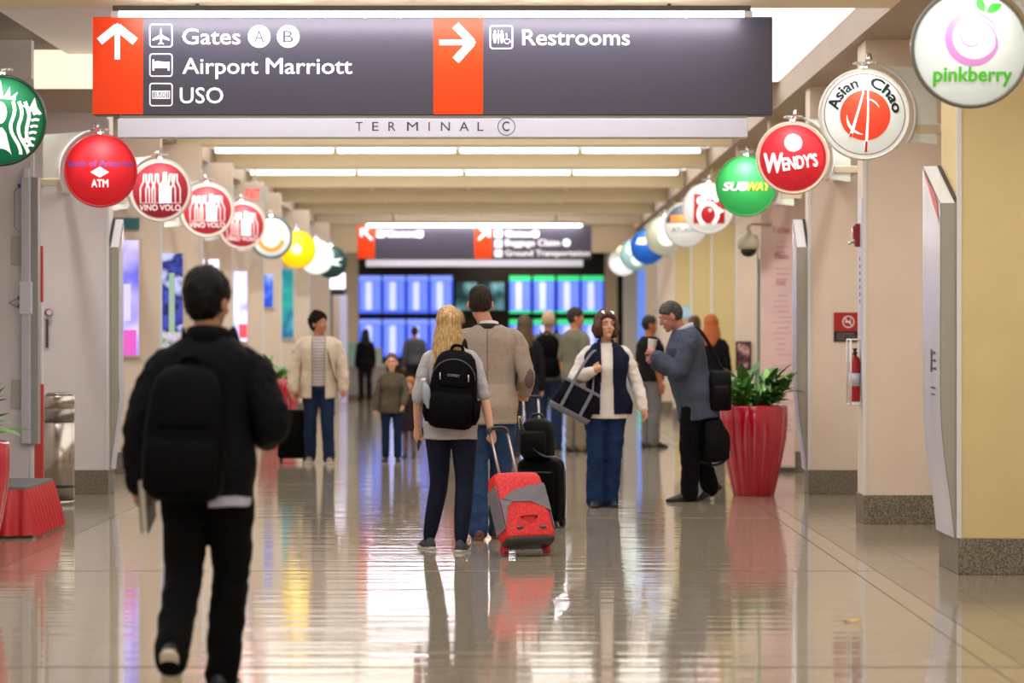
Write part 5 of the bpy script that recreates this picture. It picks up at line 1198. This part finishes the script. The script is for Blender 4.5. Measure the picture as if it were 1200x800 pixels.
lapel_collar(p, mat('vest_collar', '#1c2a5c', .7), 'vest_collar', .07, .045, 1.465)
p.shoes(mat('shoe_navy', '#16182a', .5), RUB, .95)
for sd in (-1, 1):
    b = new(); q = Vector((sd*.036, .058, .118)); bmesh.ops.create_circle(b, cap_ends=True, segments=16, radius=.024, matrix=p.HM @ Matrix.Translation(q) @ rotX(rad(-48))); o = p.finb(b, 'sunglass_lens', mat('lens_mirror', '#e8e0d0', .05, 1))
b = new(); tube(b, [p.HM @ Vector(q) for q in ((-.085, -.03, .075), (-.062, .05, .108), (-.012, .066, .117), (.012, .066, .117), (.062, .05, .108), (.085, -.03, .075))], .004, 6); p.finb(b, 'sunglass_frame', BLACKP)
S, E, W_ = p.arms[1]; dd = (W_-E).normalized(); b = new(); tube(b, [W_-dd*.05, W_-dd*.025], .041, 14); p.finb(b, 'wrist_watch', mat('watch_steel', '#9cb0bc', .2, .9))
tb = thing('tote_bag', 'navy tote bag with grey straps on the shoulder of the brown-haired woman', 'bag', (XP(675, 24.35), 24.33, ZP(468, 24.35)), 0); u = 24.35/F
Mt = rotY(rad(28)); NV = cloth('tote_navy', '#12141f'); GB = cloth('tote_grey', '#7c7c84')
def tput(b, nm, m_, sm=True): bmesh.ops.transform(b, matrix=Mt, verts=b.verts); return mk(nm, b, m_, tb, sm)
b = new(); superbox(b, [(-.14, .165, .055, (0, 0)), (-.12, .185, .075, (0, 0)), (.02, .175, .085, (0, 0)), (.125, .16, .05, (0, 0)), (.13, .155, .04, (0, 0))], 4.); tput(b, 'bag_body', NV)
b = new(); superbox(b, [(-.15, .16, .05, (0, 0)), (-.14, .178, .068, (0, 0)), (-.105, .190, .082, (0, 0)), (-.10, .188, .080, (0, 0))], 4.); tput(b, 'base_band', GB)
for x in (-.09, .09):
    b = new(); box(b, (x-.014, -.094, -.11), (x+.014, -.082, .125), .003); tput(b, 'strap_band', GB, False)
b = new(); box(b, (-.165, -.066, .105), (.165, -.045, .13), .004); tput(b, 'top_band', GB, False)
iv = Mt.inverted()
for k, yy in enumerate((-.05, .04)):
    q = [Vector((-.09, yy-.01, .12)), iv @ Vector((.05, yy+.0, .28)), iv @ Vector((.15, .03+k*.05, .42)), iv @ Vector((.20, .12+k*.03, .40)), iv @ Vector((.16, .10, .30)), Vector((.09, yy-.01, .12))]
    b = new(); ribbon(b, q, .022, .008); tput(b, 'strap', GB)

# 5. man in grey-blue blazer drinking coffee ------------------------------------------------------
p = Person('stout man in grey-blue blazer bending his head to a paper cup', at(812, 25.3), rad(97), 1.78, 'm', 1.20, lean=11, head=(-8, -24, 0), headoff=(0, .07, -.035), vox=.0085, skin='#b87c64',
           arms=[((-.255, .17, 1.10), (-.125, .33, 1.235)), ((.24, .16, 1.12), (.10, .31, 1.20))],
           legs=[dict(a=(-.09, .05, .085), k=(-.095, .05, .50), yaw=6), dict(a=(.10, -.16, .135), k=(.095, -.02, .49), yaw=-8, pitch=-30)], hands=(('hold', (1, .5, 0), (0, 0, 1)), ('hold', (-1, .5, 0), (0, 0, 1))))
p.hair_cap(mat('hair_grey_short', '#4c4642', .6, col2='#2c2826', vscale=60, bump=.5, bscale=140), .011, .056, .0, -.062, .0015); p.eyes('#2c2420', '#9c5850')
p.trousers(BLACK_C, r=(.100, .094, .076, .070, .068), end=.96)
p.top('shirt', cloth('shirt_blue', '#b8c0d0', var=.03), off=.010, hem=1.0, sleeves=False)
j = p.top('blazer', cloth('slate_blazer', '#4c5262', var=.10, vs=100), off=.028, hem=.70, soff=.024, flare=.016, wr=.009)
lapel_collar(p, mat('shirt_collar_b', '#c9d0dc', .7), 'shirt_collar', .066, .040, 1.475); lapel_collar(p, cloth('slate_blazer', '#4c5262'), 'collar', .078, .012, 1.462)
p.shoes(mat('shoe_black_leather', '#101012', .25), RUB, 1.0)
wc = p.t.location+(rotZ(p.rz) @ (Vector((-.015, .365, 1.285))*p.h))
t = thing('paper_cup', 'white paper coffee cup held by the man in grey-blue blazer', 'cup', wc); t.rotation_euler = (0, rad(8), 0)
b = new(); lathe(b, [(.001, -.02), (.028, -.02), (.030, -.015), (.041, .10), (.0425, .103), (.041, .106), (.038, .10)], 24); mk('cup_body', b, mat('paper_white', '#e8e4dc', .6), t, True)
b = new(); lathe(b, [(.001, .095), (.0385, .095)], 24); mk('coffee', b, mat('coffee', '#3a2418', .2), t)
LB = mat('bag_black', '#08080a', .6, var=.2, vscale=20, spec=.15)
sb_ = thing('shoulder_bag', 'black shoulder bag hanging behind the man with the paper cup', 'bag', P(844, 457, 25.15)); u = 25.15/F
b = new(); superbox(b, [(-24*u, 11*u, .05, (0, 0)), (-22*u, 13*u, .07, (0, 0)), (10*u, 13.5*u, .075, (0, 0)), (20*u, 12*u, .055, (0, 0)), (23*u, 9*u, .03, (0, 0))], 3.6); mk('bag_body', b, LB, sb_, True)
b = new(); superbox(b, [(-18*u, 9*u, .02, (0, -.065)), (2*u, 9.5*u, .03, (0, -.07)), (6*u, 8*u, .015, (0, -.065))], 3.6); mk('front_pocket', b, mat('bag_black2', '#0d0d0f', .6, spec=.15), sb_, True)
q0 = P(844, 436, 25.15)-sb_.location
b = new(); ribbon(b, [q0+Vector((.04, 0, -.02)), P(838, 415, 25.2)-sb_.location, P(822, 388, 25.25)-sb_.location, P(812, 380, 25.32)-sb_.location, P(806, 396, 25.40)-sb_.location, P(812, 430, 25.50)-sb_.location], .03, .012, Vector((0, 1, 0))); mk('strap', b, LB, sb_, True)
hb = thing('holdall', 'black holdall with long loop strap below the shoulder bag', 'bag', P(838, 514, 25.2))
b = new(); superbox(b, [(-27*u, 12*u, .06, (-2*u, 0)), (-24*u, 15*u, .085, (-1*u, 0)), (0, 15*u, .09, (0, 0)), (20*u, 12*u, .07, (-1*u, 0)), (28*u, 9*u, .04, (-2*u, 0))], 3.4); bmesh.ops.rotate(b, verts=b.verts, cent=(0, 0, 0), matrix=Matrix.Rotation(rad(-8), 3, 'Y')); mk('bag_body', b, LB, hb, True)
b = new(); ribbon(b, [(10*u, -.02, 14*u), (17*u, -.03, 2*u), (15*u, -.04, -22*u), (4*u, -.05, -31*u), (-14*u, -.05, -29*u), (-22*u, -.03, -24*u)], .022, .01, Vector((0, 1, 0))); mk('strap', b, mat('bag_black2', '#0d0d0f', .6, spec=.15), hb, True)
b = new(); tube(b, smooth_path([(-6*u, 0, 26*u), (-4*u, 0, 34*u), (4*u, 0, 34*u), (5*u, 0, 25*u)]), .008, 8); mk('handle', b, LB, hb, True)

# 6. man in beige jacket, left background ----------------------------------------------------------
p = Person('man in open beige jacket, striped shirt and jeans walking towards the camera', at(374, 32.7), rad(180), 1.69, 'm', 1.06, head=(55, 0, 0), vox=.011, skin='#b87c60',
           arms=[((-.27, .02, 1.12), (-.285, .08, .885)), ((.285, .0, 1.12), (.30, .06, .875))], legs=[dict(a=(-.12, .10, .085), k=(-.10, .10, .49)), dict(a=(.11, -.06, .085), k=(.10, .04, .49))])
p.hair_cap(mat('hair_dark_curly', '#1c120e', .75, bump=.8, bscale=60, spec=.15), .028, .066, -.015, -.10, .012); p.eyes()
p.trousers(DENIM_D, r=(.098, .09, .07, .066, .064))
def stripes():
    m = mat('striped_shirt', '#b4a8a4', .85); nt = m.node_tree; wv = nt.nodes.new('ShaderNodeTexWave'); wv.bands_direction = 'Z'; wv.inputs['Scale'].default_value = 9; tc = nt.nodes.new('ShaderNodeTexCoord')
    r = nt.nodes.new('ShaderNodeValToRGB'); r.color_ramp.elements[0].color = (*lin('#8c8488'), 1); r.color_ramp.elements[1].color = (*lin('#c9bcb4'), 1); nt.links.new(tc.outputs['Object'], wv.inputs['Vector']); nt.links.new(wv.outputs[0], r.inputs[0]); nt.links.new(r.outputs[0], nt.nodes['Principled BSDF'].inputs['Base Color']); return m
p.top('shirt', stripes(), off=.018, hem=.90, sleeves=False)
j = p.top('jacket', cloth('beige_jacket', '#cdbca6', var=.05), off=.045, hem=.76, soff=.030, flare=.02, wr=.010)
cutopen(j, lambda c: c.y > .02 and abs(c.x) < .085*p.h and c.z > .5)
lapel_collar(p, BLACK_C, 'collar', .082, .03, 1.46); p.shoes(mat('shoe_tan', '#8c7860', .5), RUBW)
b = new(); ribbon(b, [(-.10, -.03, 1.50), (-.09, .12, 1.40), (-.13, .17, 1.2), (-.19, .15, 1.0), (-.22, .05, .92)], .035, .012, Vector((1, 0, 0))); p.finb(b, 'shoulder_strap', BLACK_C)
bs2 = thing('cabin_case', 'black cabin case beside the man in beige jacket', 'suitcase', (XP(343, 32.9), 32.9, 0)); 
b = new(); superbox(b, [(.05, .15, .10, (0, 0)), (.07, .17, .12, (0, 0)), (.55, .17, .12, (0, 0)), (.60, .14, .09, (0, 0))], 4.5); mk('shell', b, BLACK_N, bs2, True)
for x in (-.13, .13):
    b = new(); bmesh.ops.create_cone(b, cap_ends=True, segments=14, radius1=.03, radius2=.03, depth=.03, matrix=Matrix.Translation((x, 0, .03)) @ rotY(rad(90))); mk('wheel', b, RUB, bs2)
    b = new(); cyl(b, (x*.4, .06, .58), (x*.4, .06, .76), .008, n=8); mk('handle_tube', b, ALU, bs2)
b = new(); cyl(b, (-.07, .06, .76), (.07, .06, .76), .012, n=8); mk('pull_handle', b, BLACKP, bs2)

# 7. two children ------------------------------------------------------------------------------------
p = Person('girl in olive sweater and dark jeans holding the smaller child', at(459, 33.3), rad(180), 1.20, 'f', 1.05, vox=.014, skin='#d8a080', headscale=1.22, headoff=(0, 0, .02), arms=[((-.25, .08, 1.16), (-.20, .18, .95)), ((.24, 0, 1.12), (.26, .06, .88))], name='child')
p.hair_cap(mat('hair_child_brown', '#6c4830', .6), .014, .075, .01, -.09); p.eyes(); p.trousers(DENIM_D, r=(.094, .084, .066, .06, .056)); p.top('sweater', cloth('olive_sweater', '#5c5244', var=.2, vs=50), off=.03, hem=.80, soff=.024, flare=.02); p.shoes(BLACKP, RUB)
p = Person('small ginger-haired child in dark dotted dress beside the blonde woman', at(480, 34.2), rad(170), .90, 'f', 1.08, vox=.016, skin='#d8a080', headscale=1.38, headoff=(0, 0, .04), head=(-20, -15, 0), name='child')
p.hair_cap(mat('hair_ginger', '#a8683c', .6), .016, .07, .0, -.09, extra=lambda b: p.hair_curtain(b, .12, .09, .105, 75, 285, .004)); p.eyes(); p.trousers(cloth('mauve_tights', '#7c6468'), 'tights', r=(.09, .08, .06, .054, .045), off=.004)
p.top('dress', cloth('dotted_dress', '#2c2428', var=.6, vs=60), off=.03, hem=.62, soff=.02, sleeve=.55, flare=.05); p.shoes(BLACKP, RUB)

# 8. travellers farther off ----------------------------------------------------------------------------
def far(label, px, Z, rz, h, sex, hair, top, bot, hairkind='short', skin='#c08c70', hem=.88, sleeve=1., bulk=1.05, vox=.014, head=(0, 0, 0), hc=.014, **k):
    p = Person(label, at(px, Z), rad(rz), h, sex, bulk, vox=vox, skin=skin, head=head, **k)
    hm = mat('hair_'+hair.strip('#'), hair, .6, bump=.3, bscale=80)
    if hairkind == 'long': p.hair_cap(hm, .022, .05, -.02, -.1, extra=lambda b: p.hair_curtain(b, .26, .088, .11, 70, 290, .004, .06, .03))
    else: p.hair_cap(hm, hc)
    p.trousers(cloth('trouser_'+bot.strip('#'), bot), r=(.098, .09, .072, .068, .066)); p.top('top', cloth('top_'+top.strip('#'), top), off=.024, hem=hem, sleeve=sleeve, soff=.018, wr=.008); p.eyes(); p.shoes(mat('shoe_far', '#2c2624', .5), RUB)
    return p
p = far('pale-haired man with large black backpack, back turned, before the screens', 643, 36.6, -8, 1.74, 'm', '#c8b08c', '#6c6860', '#2c3c58', sleeve=.45)
backpack(p, 'large black backpack worn by the pale-haired man', x=.0, zb=.92, zt=1.46, w=.19, d=.09, detail=False)
far('dark-haired man in grey-green shirt and khaki trousers looking right', 675, 36.0, -55, 1.78, 'm', '#2c201a', '#7c7a68', '#8c8070', sleeve=.5, head=(-25, -8, 0), skin='#c88660')
far('man in black shirt and grey trousers behind the paper cup', 762, 37.4, -65, 1.69, 'm', '#241a14', '#1a1a1a', '#7c7a7c', sleeve=.45, head=(-15, -8, 0), skin='#b87048', bulk=1.2)
far('long brown-haired woman in dark top half hidden by the tweed blazer', 614, 34.5, 10, 1.66, 'f', '#5c4430', '#1e1e26', '#2c3448', 'long')
far('fair-haired person in red top behind the blonde woman', 536, 37.5, 0, 1.76, 'm', '#a8885c', '#a83438', '#3c3c40')
far('red-haired person in black top behind the man with the paper cup', 834, 35.5, -20, 1.68, 'f', '#b8622c', '#18161a', '#2c2c34', 'long', skin='#d8a888')
far('brown-haired person beside the red-haired one', 814, 40.5, -10, 1.70, 'm', '#5c4434', '#2c2426', '#2c2c34', hc=.02)
far('black-clad person standing at the pale counter', 428, 63.8, 20, 1.56, 'f', '#0e0c0e', '#141216', '#1c1c20', 'long')
far('small figure in grey before the lower flight screens', 486, 62.0, 0, 1.62, 'm', '#241c1a', '#5c5c64', '#2c2c34')
